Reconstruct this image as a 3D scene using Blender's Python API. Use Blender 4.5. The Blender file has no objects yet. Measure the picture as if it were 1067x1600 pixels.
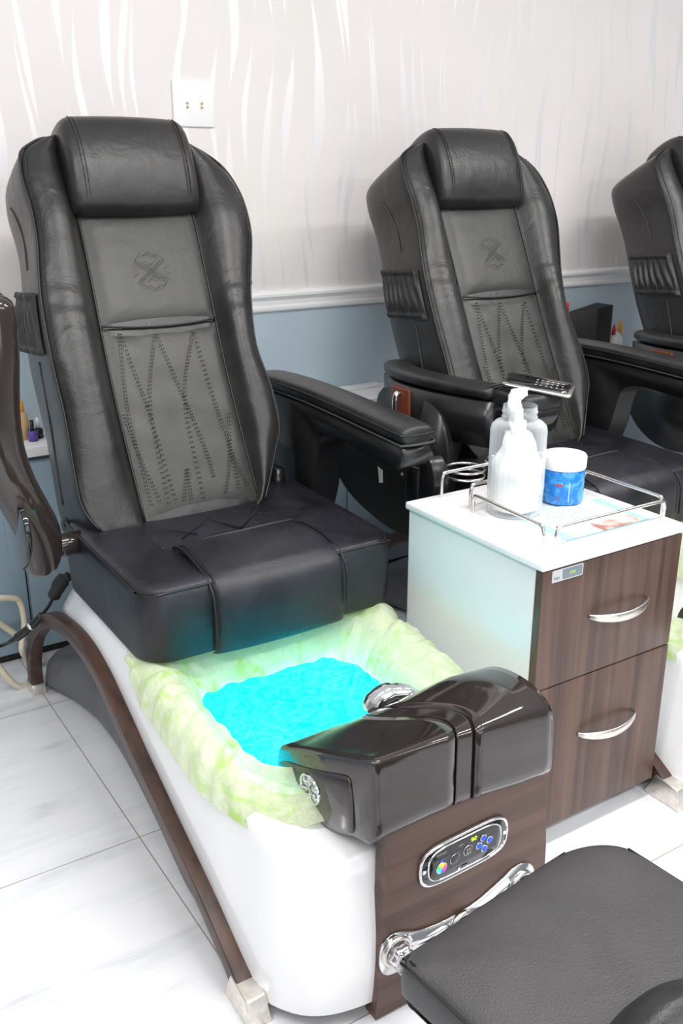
import bpy, math, random
from mathutils import Vector, noise
random.seed(7)
PI = math.pi
S = bpy.context.scene
COL = S.collection

# ---------------------------------------------------------------- camera
cam = bpy.data.cameras.new('camera'); co = bpy.data.objects.new('camera', cam); COL.objects.link(co)
cam.sensor_fit = 'VERTICAL'; cam.sensor_height = 36.0; cam.lens = 36.0 * 1490 / 1600
cam.clip_start = 0.02
co.location = (0, 0, 1.35)
co.rotation_euler = (math.radians(90 - 19.4), 0, math.radians(-32.6))
S.camera = co
# ---------------------------------------------------------------- world, lights, exposure
w = bpy.data.worlds.new('world'); S.world = w; w.use_nodes = True
bg = w.node_tree.nodes['Background']; bg.inputs[0].default_value = (0.93, 0.96, 1.0, 1); bg.inputs[1].default_value = 0.30
S.view_settings.view_transform = 'Standard'; S.view_settings.look = 'None'
S.view_settings.gamma = 1; S.view_settings.use_curve_mapping = False
S.view_settings.exposure = -0.05

def area(name, loc, sx, sy, e, col=(1, 1, 1), rot=(0, 0, 0)):
    l = bpy.data.lights.new(name, 'AREA'); l.shape = 'RECTANGLE'; l.size = sx; l.size_y = sy
    l.energy = e; l.color = col
    o = bpy.data.objects.new(name, l); COL.objects.link(o); o.location = loc; o.rotation_euler = rot
    return o
for i, (x, y) in enumerate([(-0.6, 0.9), (1.2, 0.9), (3.0, 0.9), (-0.6, -0.9), (1.2, -0.9), (3.0, -0.9)]):
    area('ceiling_tube_light', (x, y, 2.64), 1.3, 0.14, 30, (1.0, 0.985, 0.97))
area('added_front_fill', (0.6, -3.2, 1.5), 4.5, 2.0, 62, (0.96, 0.98, 1.0), (math.radians(90), 0, 0))  # softbox added behind the camera to light wall and chairs evenly; no window there

# ---------------------------------------------------------------- material helpers
def newmat(name):
    m = bpy.data.materials.new(name); m.use_nodes = True
    return m, m.node_tree, m.node_tree.nodes['Principled BSDF']
def N(nt, t, **kw):
    n = nt.nodes.new(t)
    for k, v in kw.items(): setattr(n, k, v)
    return n
def L(nt, a, b): nt.links.new(a, b)
def mat(name, col, rough=0.5, metal=0.0, coat=0.0, bump=0.0, bscale=200, var=0.0, vscale=8, emis=None, es=0, spec=None, stretch=(1, 1, 1)):
    m, nt, p = newmat(name)
    p.inputs['Base Color'].default_value = (*col, 1); p.inputs['Roughness'].default_value = rough
    p.inputs['Metallic'].default_value = metal; p.inputs['Coat Weight'].default_value = coat
    p.inputs['Coat Roughness'].default_value = 0.05
    if spec is not None: p.inputs['Specular IOR Level'].default_value = spec
    tc = N(nt, 'ShaderNodeTexCoord'); mp = N(nt, 'ShaderNodeMapping'); mp.inputs['Scale'].default_value = stretch
    L(nt, tc.outputs['Object'], mp.inputs[0])
    if var:
        n = N(nt, 'ShaderNodeTexNoise'); n.inputs['Scale'].default_value = vscale; n.inputs['Detail'].default_value = 5
        L(nt, mp.outputs[0], n.inputs['Vector'])
        r = N(nt, 'ShaderNodeValToRGB')
        r.color_ramp.elements[0].position = .3; r.color_ramp.elements[1].position = .7
        r.color_ramp.elements[0].color = (*[c * (1 - var) for c in col], 1)
        r.color_ramp.elements[1].color = (*[min(1, c * (1 + var)) for c in col], 1)
        L(nt, n.outputs[0], r.inputs[0]); L(nt, r.outputs[0], p.inputs['Base Color'])
    if bump:
        n = N(nt, 'ShaderNodeTexNoise'); n.inputs['Scale'].default_value = bscale; n.inputs['Detail'].default_value = 3
        L(nt, mp.outputs[0], n.inputs['Vector'])
        b = N(nt, 'ShaderNodeBump'); b.inputs['Strength'].default_value = bump; b.inputs['Distance'].default_value = 0.002
        L(nt, n.outputs[0], b.inputs['Height']); L(nt, b.outputs[0], p.inputs['Normal'])
    if emis: p.inputs['Emission Color'].default_value = (*emis, 1); p.inputs['Emission Strength'].default_value = es
    return m
def leather(name, col, rough, wr=0.25, grain=0.25, var=0.25, spec=0.5):
    m, nt, p = newmat(name)
    tc = N(nt, 'ShaderNodeTexCoord')
    n1 = N(nt, 'ShaderNodeTexNoise'); n1.inputs['Scale'].default_value = 9; n1.inputs['Detail'].default_value = 4; n1.inputs['Distortion'].default_value = .6
    L(nt, tc.outputs['Object'], n1.inputs['Vector'])
    r = N(nt, 'ShaderNodeValToRGB'); r.color_ramp.elements[0].position = .35; r.color_ramp.elements[1].position = .68
    r.color_ramp.elements[0].color = (*[c * (1 - var) for c in col], 1); r.color_ramp.elements[1].color = (*[c * (1 + var) for c in col], 1)
    L(nt, n1.outputs[0], r.inputs[0]); L(nt, r.outputs[0], p.inputs['Base Color'])
    rr = N(nt, 'ShaderNodeMapRange'); rr.inputs[3].default_value = rough - .07; rr.inputs[4].default_value = rough + .08
    L(nt, n1.outputs[0], rr.inputs[0]); L(nt, rr.outputs[0], p.inputs['Roughness'])
    v = N(nt, 'ShaderNodeTexVoronoi'); v.inputs['Scale'].default_value = 420; L(nt, tc.outputs['Object'], v.inputs['Vector'])
    n2 = N(nt, 'ShaderNodeTexNoise'); n2.inputs['Scale'].default_value = 14; n2.inputs['Detail'].default_value = 3; n2.inputs['Distortion'].default_value = 1.2
    L(nt, tc.outputs['Object'], n2.inputs['Vector'])
    b1 = N(nt, 'ShaderNodeBump'); b1.inputs['Strength'].default_value = wr; b1.inputs['Distance'].default_value = 0.012
    L(nt, n2.outputs[0], b1.inputs['Height'])
    b2 = N(nt, 'ShaderNodeBump'); b2.inputs['Strength'].default_value = grain; b2.inputs['Distance'].default_value = 0.0008
    L(nt, v.outputs[0], b2.inputs['Height']); L(nt, b1.outputs[0], b2.inputs['Normal']); L(nt, b2.outputs[0], p.inputs['Normal'])
    p.inputs['Specular IOR Level'].default_value = spec
    return m
def wood(name, c1, c2, axis=2, rough=.38):
    m, nt, p = newmat(name)
    tc = N(nt, 'ShaderNodeTexCoord'); mp = N(nt, 'ShaderNodeMapping')
    sc = [38, 38, 38]; sc[axis] = 1.6; mp.inputs['Scale'].default_value = sc
    L(nt, tc.outputs['Object'], mp.inputs[0])
    n = N(nt, 'ShaderNodeTexNoise'); n.inputs['Scale'].default_value = 1.0; n.inputs['Detail'].default_value = 7; n.inputs['Distortion'].default_value = .5
    L(nt, mp.outputs[0], n.inputs['Vector'])
    r = N(nt, 'ShaderNodeValToRGB'); r.color_ramp.elements[0].position = .32; r.color_ramp.elements[1].position = .7
    r.color_ramp.elements[0].color = (*c1, 1); r.color_ramp.elements[1].color = (*c2, 1)
    L(nt, n.outputs[0], r.inputs[0]); L(nt, r.outputs[0], p.inputs['Base Color'])
    p.inputs['Roughness'].default_value = rough
    b = N(nt, 'ShaderNodeBump'); b.inputs['Strength'].default_value = .08; b.inputs['Distance'].default_value = .001
    L(nt, n.outputs[0], b.inputs['Height']); L(nt, b.outputs[0], p.inputs['Normal'])
    return m

M = {}
M['leather'] = leather('charcoal_leather', (.022, .021, .0205), .34, wr=.22)
M['leather_panel'] = leather('charcoal_leather_panel', (.034, .034, .032), .38, wr=.10)
M['leather_seat'] = leather('charcoal_leather_seat', (.013, .013, .018), .38, wr=.2, grain=.5, var=.45)
M['leather_arm'] = leather('black_leather_arm', (.016, .016, .017), .40, wr=.1, var=.35)
M['vinyl_stool'] = leather('stool_vinyl', (.050, .048, .050), .5, wr=.08, grain=.5, var=.12)
M['piping'] = mat('piping_black', (.008, .008, .008), .45)
M['stitch'] = mat('stitch_grey', (.05, .05, .05), .6)
M['stitch_dark'] = mat('stitch_black', (.006, .006, .006), .7)
M['blackplastic'] = mat('black_plastic', (.012, .012, .013), .28, bump=.05)
M['mattblack'] = mat('matt_black', (.012, .012, .012), .6)
M['browngloss'] = mat('glossy_brown_plastic', (.026, .020, .019), .09, coat=.4, spec=.5)
M['greyplastic'] = mat('grey_base_plastic', (.13, .13, .14), .35)
M['shell'] = mat('white_acrylic', (.86, .86, .87), .18, coat=.5)
M['walnut'] = wood('walnut', (.030, .014, .010), (.090, .045, .032), 1)
M['walnut_x'] = wood('walnut_horizontal', (.050, .024, .017), (.125, .064, .045), 0)
M['walnut_z'] = wood('walnut_vertical', (.060, .033, .025), (.150, .088, .066), 2)
M['redwood'] = wood('red_wood', (.09, .018, .008), (.22, .055, .02), 2)
M['chrome'] = mat('chrome', (.82, .82, .83), .06, 1)
M['steel'] = mat('brushed_steel', (.68, .66, .63), .22, 1)
M['satin'] = mat('worn_satin_nickel', (.78, .74, .68), .3, 1, var=.15, vscale=60)
M['whitetop'] = mat('white_laminate', (.9, .9, .9), .2, coat=.3)
M['whiteside'] = mat('white_side_panel', (.80, .84, .84), .25)
M['whitepaint'] = mat('white_paint', (.88, .88, .88), .35)
M['bluecab'] = mat('blue_cabinet_paint', (.30, .40, .47), .35)
M['white'] = mat('white_plastic', (.88, .88, .88), .35)
M['cotton'] = mat('white_cotton', (.92, .92, .92), .9, bump=.6, bscale=60)
M['cream'] = mat('cream_hose', (.72, .66, .50), .4)
M['red'] = mat('red_plastic', (.75, .03, .03), .35)
M['orange'] = mat('orange_cap', (.95, .42, .03), .35)
M['pinkred'] = mat('pink_plastic', (.6, .03, .12), .4)
M['tan'] = mat('tan_plastic', (.75, .5, .25), .4)
M['purple'] = mat('purple_plastic', (.12, .08, .4), .4)
M['brass'] = mat('brass', (.75, .55, .22), .3, 1)
M['led_blue'] = mat('blue_led', (.01, .06, .5), .3, emis=(.01, .12, 1), es=.6)
M['led_yellow'] = mat('yellow_digits', (.6, .7, .05), .3, emis=(.6, .8, .02), es=.7)
M['digit_green'] = mat('lime_print', (.6, .8, .08), .4)
M['slate'] = mat('slate_print', (.19, .25, .29), .35)
M['badge'] = mat('silver_badge', (.62, .63, .63), .3, .6)
M['black_gloss'] = mat('black_gloss', (.008, .008, .010), .08, coat=.5)
M['panelgrey'] = mat('panel_grey_print', (.05, .052, .058), .2)
M['print_grey'] = mat('grey_print', (.3, .3, .3), .5)

def m_alpha(name, col, alpha, rough=.08, trans=None):
    m, nt, p = newmat(name)
    p.inputs['Base Color'].default_value = (*col, 1); p.inputs['Roughness'].default_value = rough
    t = N(nt, 'ShaderNodeBsdfTransparent'); t.inputs[0].default_value = (*(trans or (1, 1, 1)), 1)
    mx = N(nt, 'ShaderNodeMixShader'); mx.inputs[0].default_value = alpha
    fr = N(nt, 'ShaderNodeLayerWeight'); fr.inputs[0].default_value = .35
    a = N(nt, 'ShaderNodeMath', operation='MULTIPLY_ADD'); a.inputs[1].default_value = 1 - alpha; a.inputs[2].default_value = alpha
    L(nt, fr.outputs['Facing'], a.inputs[0]); a.use_clamp = True
    L(nt, a.outputs[0], mx.inputs[0])
    L(nt, t.outputs[0], mx.inputs[1]); L(nt, p.outputs[0], mx.inputs[2])
    out = nt.nodes['Material Output']; L(nt, mx.outputs[0], out.inputs[0])
    return m
M['clear'] = m_alpha('clear_plastic', (.80, .84, .86), .12)

def m_liner():
    m, nt, p = newmat('green_plastic_film')
    tc = N(nt, 'ShaderNodeTexCoord')
    n = N(nt, 'ShaderNodeTexNoise'); n.inputs['Scale'].default_value = 9; n.inputs['Detail'].default_value = 8; n.inputs['Distortion'].default_value = 2.5
    L(nt, tc.outputs['Object'], n.inputs['Vector'])
    r = N(nt, 'ShaderNodeValToRGB'); e = r.color_ramp.elements
    e[0].position = .30; e[0].color = (.62, .92, .24, 1); e[1].position = .50; e[1].color = (.94, 1.0, .78, 1)
    L(nt, n.outputs[0], r.inputs[0])
    L(nt, r.outputs[0], p.inputs['Base Color']); p.inputs['Roughness'].default_value = .08; p.inputs['Specular IOR Level'].default_value = 1.0
    n2 = N(nt, 'ShaderNodeTexNoise'); n2.inputs['Scale'].default_value = 30; n2.inputs['Detail'].default_value = 5; n2.inputs['Distortion'].default_value = 3
    L(nt, tc.outputs['Object'], n2.inputs['Vector'])
    vm = N(nt, 'ShaderNodeMix', data_type='RGBA'); vm.inputs[0].default_value = .12; L(nt, tc.outputs['Object'], vm.inputs[6]); L(nt, n2.outputs['Color'], vm.inputs[7])
    vo = N(nt, 'ShaderNodeTexVoronoi'); vo.feature = 'DISTANCE_TO_EDGE'; vo.inputs['Scale'].default_value = 34; L(nt, vm.outputs[2], vo.inputs['Vector'])
    b = N(nt, 'ShaderNodeBump'); b.inputs['Strength'].default_value = .7; b.inputs['Distance'].default_value = .006
    L(nt, vo.outputs[0], b.inputs['Height'])
    b3 = N(nt, 'ShaderNodeBump'); b3.inputs['Strength'].default_value = .5; b3.inputs['Distance'].default_value = .004
    L(nt, n2.outputs[0], b3.inputs['Height']); L(nt, b.outputs[0], b3.inputs['Normal']); L(nt, b3.outputs[0], p.inputs['Normal'])
    tr = N(nt, 'ShaderNodeBsdfTranslucent'); L(nt, r.outputs[0], tr.inputs[0])
    m1 = N(nt, 'ShaderNodeMixShader'); m1.inputs[0].default_value = .4; L(nt, p.outputs[0], m1.inputs[1]); L(nt, tr.outputs[0], m1.inputs[2])
    t = N(nt, 'ShaderNodeBsdfTransparent'); t.inputs[0].default_value = (.86, .97, .70, 1)
    mr = N(nt, 'ShaderNodeMapRange'); mr.inputs[1].default_value = .35; mr.inputs[2].default_value = .65; mr.inputs[3].default_value = .85; mr.inputs[4].default_value = .80
    L(nt, n.outputs[0], mr.inputs[0])
    mx = N(nt, 'ShaderNodeMixShader'); L(nt, mr.outputs[0], mx.inputs[0]); L(nt, t.outputs[0], mx.inputs[1]); L(nt, m1.outputs[0], mx.inputs[2])
    L(nt, mx.outputs[0], nt.nodes['Material Output'].inputs[0])
    return m
M['liner'] = m_liner()
def m_water():
    m, nt, p = newmat('blue_water')
    p.inputs['Base Color'].default_value = (.0, .60, .86, 1); p.inputs['Roughness'].default_value = .06
    tc = N(nt, 'ShaderNodeTexCoord')
    n2 = N(nt, 'ShaderNodeTexNoise'); n2.inputs['Scale'].default_value = 26; n2.inputs['Detail'].default_value = 5; n2.inputs['Distortion'].default_value = 2.5
    L(nt, tc.outputs['Object'], n2.inputs['Vector'])
    b = N(nt, 'ShaderNodeBump'); b.inputs['Strength'].default_value = .9; b.inputs['Distance'].default_value = .012
    L(nt, n2.outputs[0], b.inputs['Height']); L(nt, b.outputs[0], p.inputs['Normal'])
    tr = N(nt, 'ShaderNodeBsdfTranslucent')
    r = N(nt, 'ShaderNodeValToRGB'); e = r.color_ramp.elements
    e[0].position = .35; e[0].color = (.0, .62, .90, 1); e[1].position = .68; e[1].color = (.12, .86, .96, 1)
    L(nt, n2.outputs[0], r.inputs[0]); L(nt, r.outputs[0], tr.inputs[0])
    mx = N(nt, 'ShaderNodeMixShader'); mx.inputs[0].default_value = .5
    L(nt, p.outputs[0], mx.inputs[1]); L(nt, tr.outputs[0], mx.inputs[2])
    L(nt, mx.outputs[0], nt.nodes['Material Output'].inputs[0])
    return m
M['water'] = m_water()

def m_floor():
    m, nt, p = newmat('marble_tile')
    tc = N(nt, 'ShaderNodeTexCoord')
    mp = N(nt, 'ShaderNodeMapping'); mp.inputs['Scale'].default_value = (.8, 5.5, 1); mp.inputs['Rotation'].default_value = (0, 0, .06)
    L(nt, tc.outputs['Object'], mp.inputs[0])
    n = N(nt, 'ShaderNodeTexNoise'); n.inputs['Scale'].default_value = 2.6; n.inputs['Detail'].default_value = 9; n.inputs['Roughness'].default_value = .62; n.inputs['Distortion'].default_value = .7
    L(nt, mp.outputs[0], n.inputs['Vector'])
    r = N(nt, 'ShaderNodeValToRGB'); e = r.color_ramp.elements
    e[0].position = .28; e[0].color = (.56, .57, .60, 1); e[1].position = .52; e[1].color = (.79, .79, .81, 1)
    x = e.new(.40); x.color = (.72, .73, .75, 1)
    L(nt, n.outputs[0], r.inputs[0])
    # grout: lines every .65 m
    sep = N(nt, 'ShaderNodeSeparateXYZ'); L(nt, tc.outputs['Object'], sep.inputs[0])
    def line(sock, off):
        a = N(nt, 'ShaderNodeMath', operation='ADD'); a.inputs[1].default_value = off; L(nt, sock, a.inputs[0])
        b = N(nt, 'ShaderNodeMath', operation='PINGPONG'); b.inputs[1].default_value = .325; L(nt, a.outputs[0], b.inputs[0])
        c = N(nt, 'ShaderNodeMath', operation='LESS_THAN'); c.inputs[1].default_value = .0013; L(nt, b.outputs[0], c.inputs[0])
        return c
    lx = line(sep.outputs[0], 6.5 - .555); ly = line(sep.outputs[1], 6.5 - 1.68)
    mxm = N(nt, 'ShaderNodeMath', operation='MAXIMUM'); L(nt, lx.outputs[0], mxm.inputs[0]); L(nt, ly.outputs[0], mxm.inputs[1])
    mc = N(nt, 'ShaderNodeMix', data_type='RGBA'); L(nt, mxm.outputs[0], mc.inputs[0]); L(nt, r.outputs[0], mc.inputs[6]); mc.inputs[7].default_value = (.36, .31, .27, 1)
    L(nt, mc.outputs[2], p.inputs['Base Color']); p.inputs['Roughness'].default_value = .22
    return m
M['floor'] = m_floor()

def m_wallpaper():
    """light taupe paper with pearly, wavy, tapering upright strokes"""
    m, nt, p = newmat('stroke_wallpaper')
    tc = N(nt, 'ShaderNodeTexCoord'); sep = N(nt, 'ShaderNodeSeparateXYZ'); L(nt, tc.outputs['Object'], sep.inputs[0])
    def ma(op, a, b=None, c=None):
        n = N(nt, 'ShaderNodeMath', operation=op)
        for i, v in enumerate((a, b, c)):
            if v is None: continue
            if isinstance(v, (int, float)): n.inputs[i].default_value = v
            else: L(nt, v, n.inputs[i])
        return n.outputs[0]
    X, Z = sep.outputs[0], sep.outputs[2]
    def layer(seed, freq, vlen):
        wob = ma('MULTIPLY', ma('SINE', ma('ADD', ma('MULTIPLY', Z, 8.0), ma('ADD', ma('MULTIPLY', X, 5.0), seed * 1.7))), .02)
        wob2 = ma('MULTIPLY', ma('SINE', ma('ADD', ma('MULTIPLY', Z, 19.0), seed * 3.1)), .0025)
        xs = ma('MULTIPLY', ma('ADD', ma('ADD', X, wob), wob2), freq)
        xs = ma('ADD', xs, seed * .37)
        ci = ma('FLOOR', xs); fx = ma('SUBTRACT', ma('FRACT', xs), .5)
        wn = N(nt, 'ShaderNodeTexWhiteNoise', noise_dimensions='2D')
        cb = N(nt, 'ShaderNodeCombineXYZ'); L(nt, ci, cb.inputs[0]); cb.inputs[1].default_value = seed
        L(nt, cb.outputs[0], wn.inputs['Vector'])
        zs = ma('ADD', ma('MULTIPLY', Z, 1 / vlen), ma('MULTIPLY', wn.outputs['Value'], 7.0))
        cz = ma('FLOOR', zs); fz = ma('FRACT', zs)
        wn2 = N(nt, 'ShaderNodeTexWhiteNoise', noise_dimensions='3D')
        cb2 = N(nt, 'ShaderNodeCombineXYZ'); L(nt, ci, cb2.inputs[0]); L(nt, cz, cb2.inputs[1]); cb2.inputs[2].default_value = seed
        L(nt, cb2.outputs[0], wn2.inputs['Vector'])
        taper = ma('MULTIPLY', ma('MULTIPLY', fz, ma('SUBTRACT', 1.0, fz)), 4.0)
        half = ma('MULTIPLY', ma('MULTIPLY', taper, taper), ma('ADD', .045, ma('MULTIPLY', wn2.outputs['Value'], .09)))
        off = ma('MULTIPLY', ma('SUBTRACT', wn2.outputs['Value'], .5), .45)
        d = ma('SUBTRACT', half, ma('ABSOLUTE', ma('SUBTRACT', fx, off)))
        mr = N(nt, 'ShaderNodeMapRange'); mr.interpolation_type = 'SMOOTHSTEP'; mr.inputs[1].default_value = -.012; mr.inputs[2].default_value = .03
        L(nt, d, mr.inputs[0]); return mr.outputs[0]
    mask = ma('MULTIPLY', ma('MAXIMUM', layer(1.0, 9.0, .46), layer(5.0, 7.0, .58)), .58)
    n = N(nt, 'ShaderNodeTexNoise'); n.inputs['Scale'].default_value = 1.7; n.inputs['Detail'].default_value = 4
    L(nt, tc.outputs['Object'], n.inputs['Vector'])
    r = N(nt, 'ShaderNodeValToRGB'); e = r.color_ramp.elements
    e[0].position = .35; e[0].color = (.76, .73, .70, 1); e[1].position = .65; e[1].color = (.80, .757, .75, 1)
    L(nt, n.outputs[0], r.inputs[0])
    mc = N(nt, 'ShaderNodeMix', data_type='RGBA'); L(nt, mask, mc.inputs[0]); L(nt, r.outputs[0], mc.inputs[6]); mc.inputs[7].default_value = (.93, .92, .95, 1)
    L(nt, mc.outputs[2], p.inputs['Base Color'])
    L(nt, ma('MULTIPLY', mask, .5), p.inputs['Metallic'])
    L(nt, ma('SUBTRACT', .6, ma('MULTIPLY', mask, .28)), p.inputs['Roughness'])
    return m
M['wallpaper'] = m_wallpaper()
def m_wainscot():
    return mat('pale_blue_paint', (.50, .61, .68), .28, var=.04, vscale=3)
M['wainscot'] = m_wainscot()

# ---------------------------------------------------------------- object helpers
def root(name, loc, label, cat, group=None):
    o = bpy.data.objects.new(name, None); COL.objects.link(o); o.location = loc; o.empty_display_size = .1
    o['label'] = label; o['category'] = cat
    if group: o['group'] = group
    return o
def top(o):
    while o.parent: o = o.parent
    return o
def MK(name, V, F, m, parent=None, smooth=True, loc=None, label=None, sub=0, bevel=0, mats=None, fm=None, angle=None):
    """mesh given in room coordinates; stored relative to its thing's base"""
    org = Vector(loc) if loc is not None else (Vector(top(parent).location) if parent else Vector((0, 0, 0)))
    me = bpy.data.meshes.new(name)
    me.from_pydata([tuple(Vector(v) - org) for v in V], [], [tuple(f) for f in F]); me.update()
    me.materials.append(m)
    if mats:
        for x in mats: me.materials.append(x)
        for i, f in enumerate(me.polygons): f.material_index = fm[i]
    for f in me.polygons: f.use_smooth = smooth
    o = bpy.data.objects.new(name, me); COL.objects.link(o)
    if parent: o.parent = parent
    else: o.location = org
    if label: o['label'] = label
    if bevel:
        b = o.modifiers.new('bevel', 'BEVEL'); b.width = bevel; b.segments = 3; b.limit_method = 'ANGLE'; b.angle_limit = math.radians(35)
        for f in me.polygons: f.use_smooth = True
        b.harden_normals = False
    if sub:
        s = o.modifiers.new('subdivision', 'SUBSURF'); s.levels = sub; s.render_levels = sub
    return o
def tag(o, label, cat, group=None):
    o['label'] = label; o['category'] = cat
    if group: o['group'] = group
    return o
def struct(o): o['kind'] = 'structure'; return o
class G:
    """collects several shells into one mesh"""
    def __init__(s): s.V = []; s.F = []; s.m = []
    def add(s, vf, mi=0):
        k = len(s.V); s.V += [tuple(v) for v in vf[0]]; s.F += [tuple(i + k for i in f) for f in vf[1]]; s.m += [mi] * len(vf[1]); return s
def box(x0, x1, y0, y1, z0, z1):
    V = [(x, y, z) for z in (z0, z1) for y in (y0, y1) for x in (x0, x1)]
    return V, [(0, 2, 3, 1), (4, 5, 7, 6), (0, 1, 5, 4), (2, 6, 7, 3), (0, 4, 6, 2), (1, 3, 7, 5)]
def rings(R, closed=True, cap0=False, cap1=False):
    n = len(R[0]); V = [p for r in R for p in r]; F = []
    for i in range(len(R) - 1):
        for j in range(n if closed else n - 1):
            a = i * n + j; b = i * n + (j + 1) % n
            F.append((a, b, b + n, a + n))
    if cap0: F.append(tuple(range(n))[::-1])
    if cap1: F.append(tuple(range((len(R) - 1) * n, len(R) * n)))
    return V, F
def cr(P, k=6, closed=False):
    """Catmull-Rom"""
    P = [Vector(p) for p in P]; n = len(P); out = []
    rng = range(n if closed else n - 1)
    for i in rng:
        p0 = P[(i - 1) % n] if (closed or i > 0) else P[0] * 2 - P[1]
        p1 = P[i]; p2 = P[(i + 1) % n]
        p3 = P[(i + 2) % n] if (closed or i + 2 < n) else P[-1] * 2 - P[-2]
        for j in range(k):
            t = j / k
            out.append(.5 * ((2 * p1) + (p2 - p0) * t + (2 * p0 - 5 * p1 + 4 * p2 - p3) * t * t + (3 * p1 - p0 - 3 * p2 + p3) * t ** 3))
    if not closed: out.append(P[-1])
    return out
def tube(P, r, n=8, closed=False, cap=True, k=5, smooth=True):
    pts = cr(P, k, closed) if smooth else [Vector(p) for p in P]
    m = len(pts); R = []; prev = None
    for i, p in enumerate(pts):
        a = pts[(i - 1) % m] if (closed or i > 0) else p; b = pts[(i + 1) % m] if (closed or i < m - 1) else p
        d = (b - a).normalized()
        if prev is None:
            u = d.orthogonal().normalized()
        else:
            u = (prev - d * prev.dot(d)).normalized()
        prev = u; v = d.cross(u)
        rr = r[min(len(r) - 1, int(i / max(1, m - 1) * (len(r) - 1) + .5))] if isinstance(r, (list, tuple)) else r
        R.append([p + (u * math.cos(t * 2 * PI / n) + v * math.sin(t * 2 * PI / n)) * rr for t in range(n)])
    if closed: R.append(R[0])
    return rings(R, True, cap and not closed, cap and not closed)
def lathe(prof, c, n=40, axis='z', cap=True):
    R = []
    for r, h in prof:
        ring = []
        for i in range(n):
            a = 2 * PI * i / n
            q = (math.cos(a) * r, math.sin(a) * r, h)
            if axis == 'y': q = (q[0], -q[2], q[1])
            if axis == 'x': q = (-q[2], -q[0], q[1])
            ring.append((c[0] + q[0], c[1] + q[1], c[2] + q[2]))
        R.append(ring)
    return rings(R, True, cap, cap)
def sphere(c, r, n=14, sc=(1, 1, 1)):
    prof = [(max(1e-4, math.sin(PI * i / n)) , -math.cos(PI * i / n)) for i in range(n + 1)]
    return rings([[(c[0] + a * math.cos(2 * PI * j / (2 * n)) * r * sc[0], c[1] + a * math.sin(2 * PI * j / (2 * n)) * r * sc[1], c[2] + h * r * sc[2]) for j in range(2 * n)] for a, h in prof], True, True, True)
def superrect(cx, cy, hx, hy, r, n=10):
    """rounded rectangle, counter-clockwise"""
    out = []
    for qx, qy, a0 in ((1, 1, 0), (-1, 1, 90), (-1, -1, 180), (1, -1, 270)):
        for i in range(n + 1):
            a = math.radians(a0 + 90 * i / n)
            out.append((cx + qx * (hx - r) + r * math.cos(a), cy + qy * (hy - r) + r * math.sin(a)))
    return out
def polar(poly, c, th):
    d = (math.cos(th), math.sin(th)); best = None
    for i in range(len(poly)):
        a = poly[i]; b = poly[(i + 1) % len(poly)]
        ex, ey = b[0] - a[0], b[1] - a[1]; den = d[0] * ey - d[1] * ex
        if abs(den) < 1e-12: continue
        ax, ay = a[0] - c[0], a[1] - c[1]
        t = (ax * ey - ay * ex) / den; s = (ax * d[1] - ay * d[0]) / den
        if t > 0 and -1e-6 <= s <= 1 + 1e-6 and (best is None or t > best): best = t
    return (c[0] + d[0] * best, c[1] + d[1] * best)
def lerp(a, b, t): return a + (b - a) * t
def interp(tab, x):
    if x <= tab[0][0]: return tab[0][1]
    for (a, va), (b, vb) in zip(tab, tab[1:]):
        if x <= b:
            t = (x - a) / (b - a); return va + (vb - va) * t
    return tab[-1][1]
def sstep(t): t = max(0, min(1, t)); return t * t * (3 - 2 * t)
def dup(o, parent=None):
    c = o.copy(); COL.objects.link(c)
    if parent: c.parent = parent
    for ch in [x for x in bpy.data.objects if x.parent == o]: dup(ch, c)
    return c

# ================================================================ THE ROOM
YW = 2.8
struct(MK('floor', *box(-3.5, 6, -3.5, 3.0, -.1, 0), M['floor'], smooth=False))
struct(MK('ceiling', *box(-3.5, 6, -3.5, 3.0, 2.7, 2.8), M['whitepaint'], smooth=False))
struct(MK('wall_back', *box(-3.5, 6, YW, YW + .12, 0.95, 2.7), M['wallpaper'], smooth=False))
struct(MK('wall_back_lower', *box(-3.5, 6, YW, YW + .12, 0, 0.95), M['wainscot'], smooth=False))
# chair rail: moulded profile swept along the wall
prof = [(0, .932), (.010, .932), (.014, .938), (.014, .946), (.009, .952), (.009, .966), (.016, .974), (.024, .980), (.024, .988), (.018, .995), (0, .997)]
struct(MK('trim_1', *rings([[(x, YW - d, z) for d, z in prof] for x in (-3.5, 6)], False), M['whitepaint'], smooth=False))

# wall plate
r = root('wall_plate', (1.27, YW, 1.55), 'white square double wall plate with two pairs of tiny brass terminals', 'wall plate')
MK('plate', *box(1.206, 1.338, YW - .008, YW, 1.487, 1.615), M['white'], r, bevel=.004)
for x in (1.250, 1.296):
    for z in (1.541, 1.552):
        MK('terminal', *lathe([(.0035, 0), (.0035, .004), (.002, .007)], (x, YW - .008, z), 10, 'y'), M['brass'], r)
MK('screw', *lathe([(.0025, 0), (.002, .0015)], (1.296, YW - .008, 1.572), 8, 'y'), M['white'], r)

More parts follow.
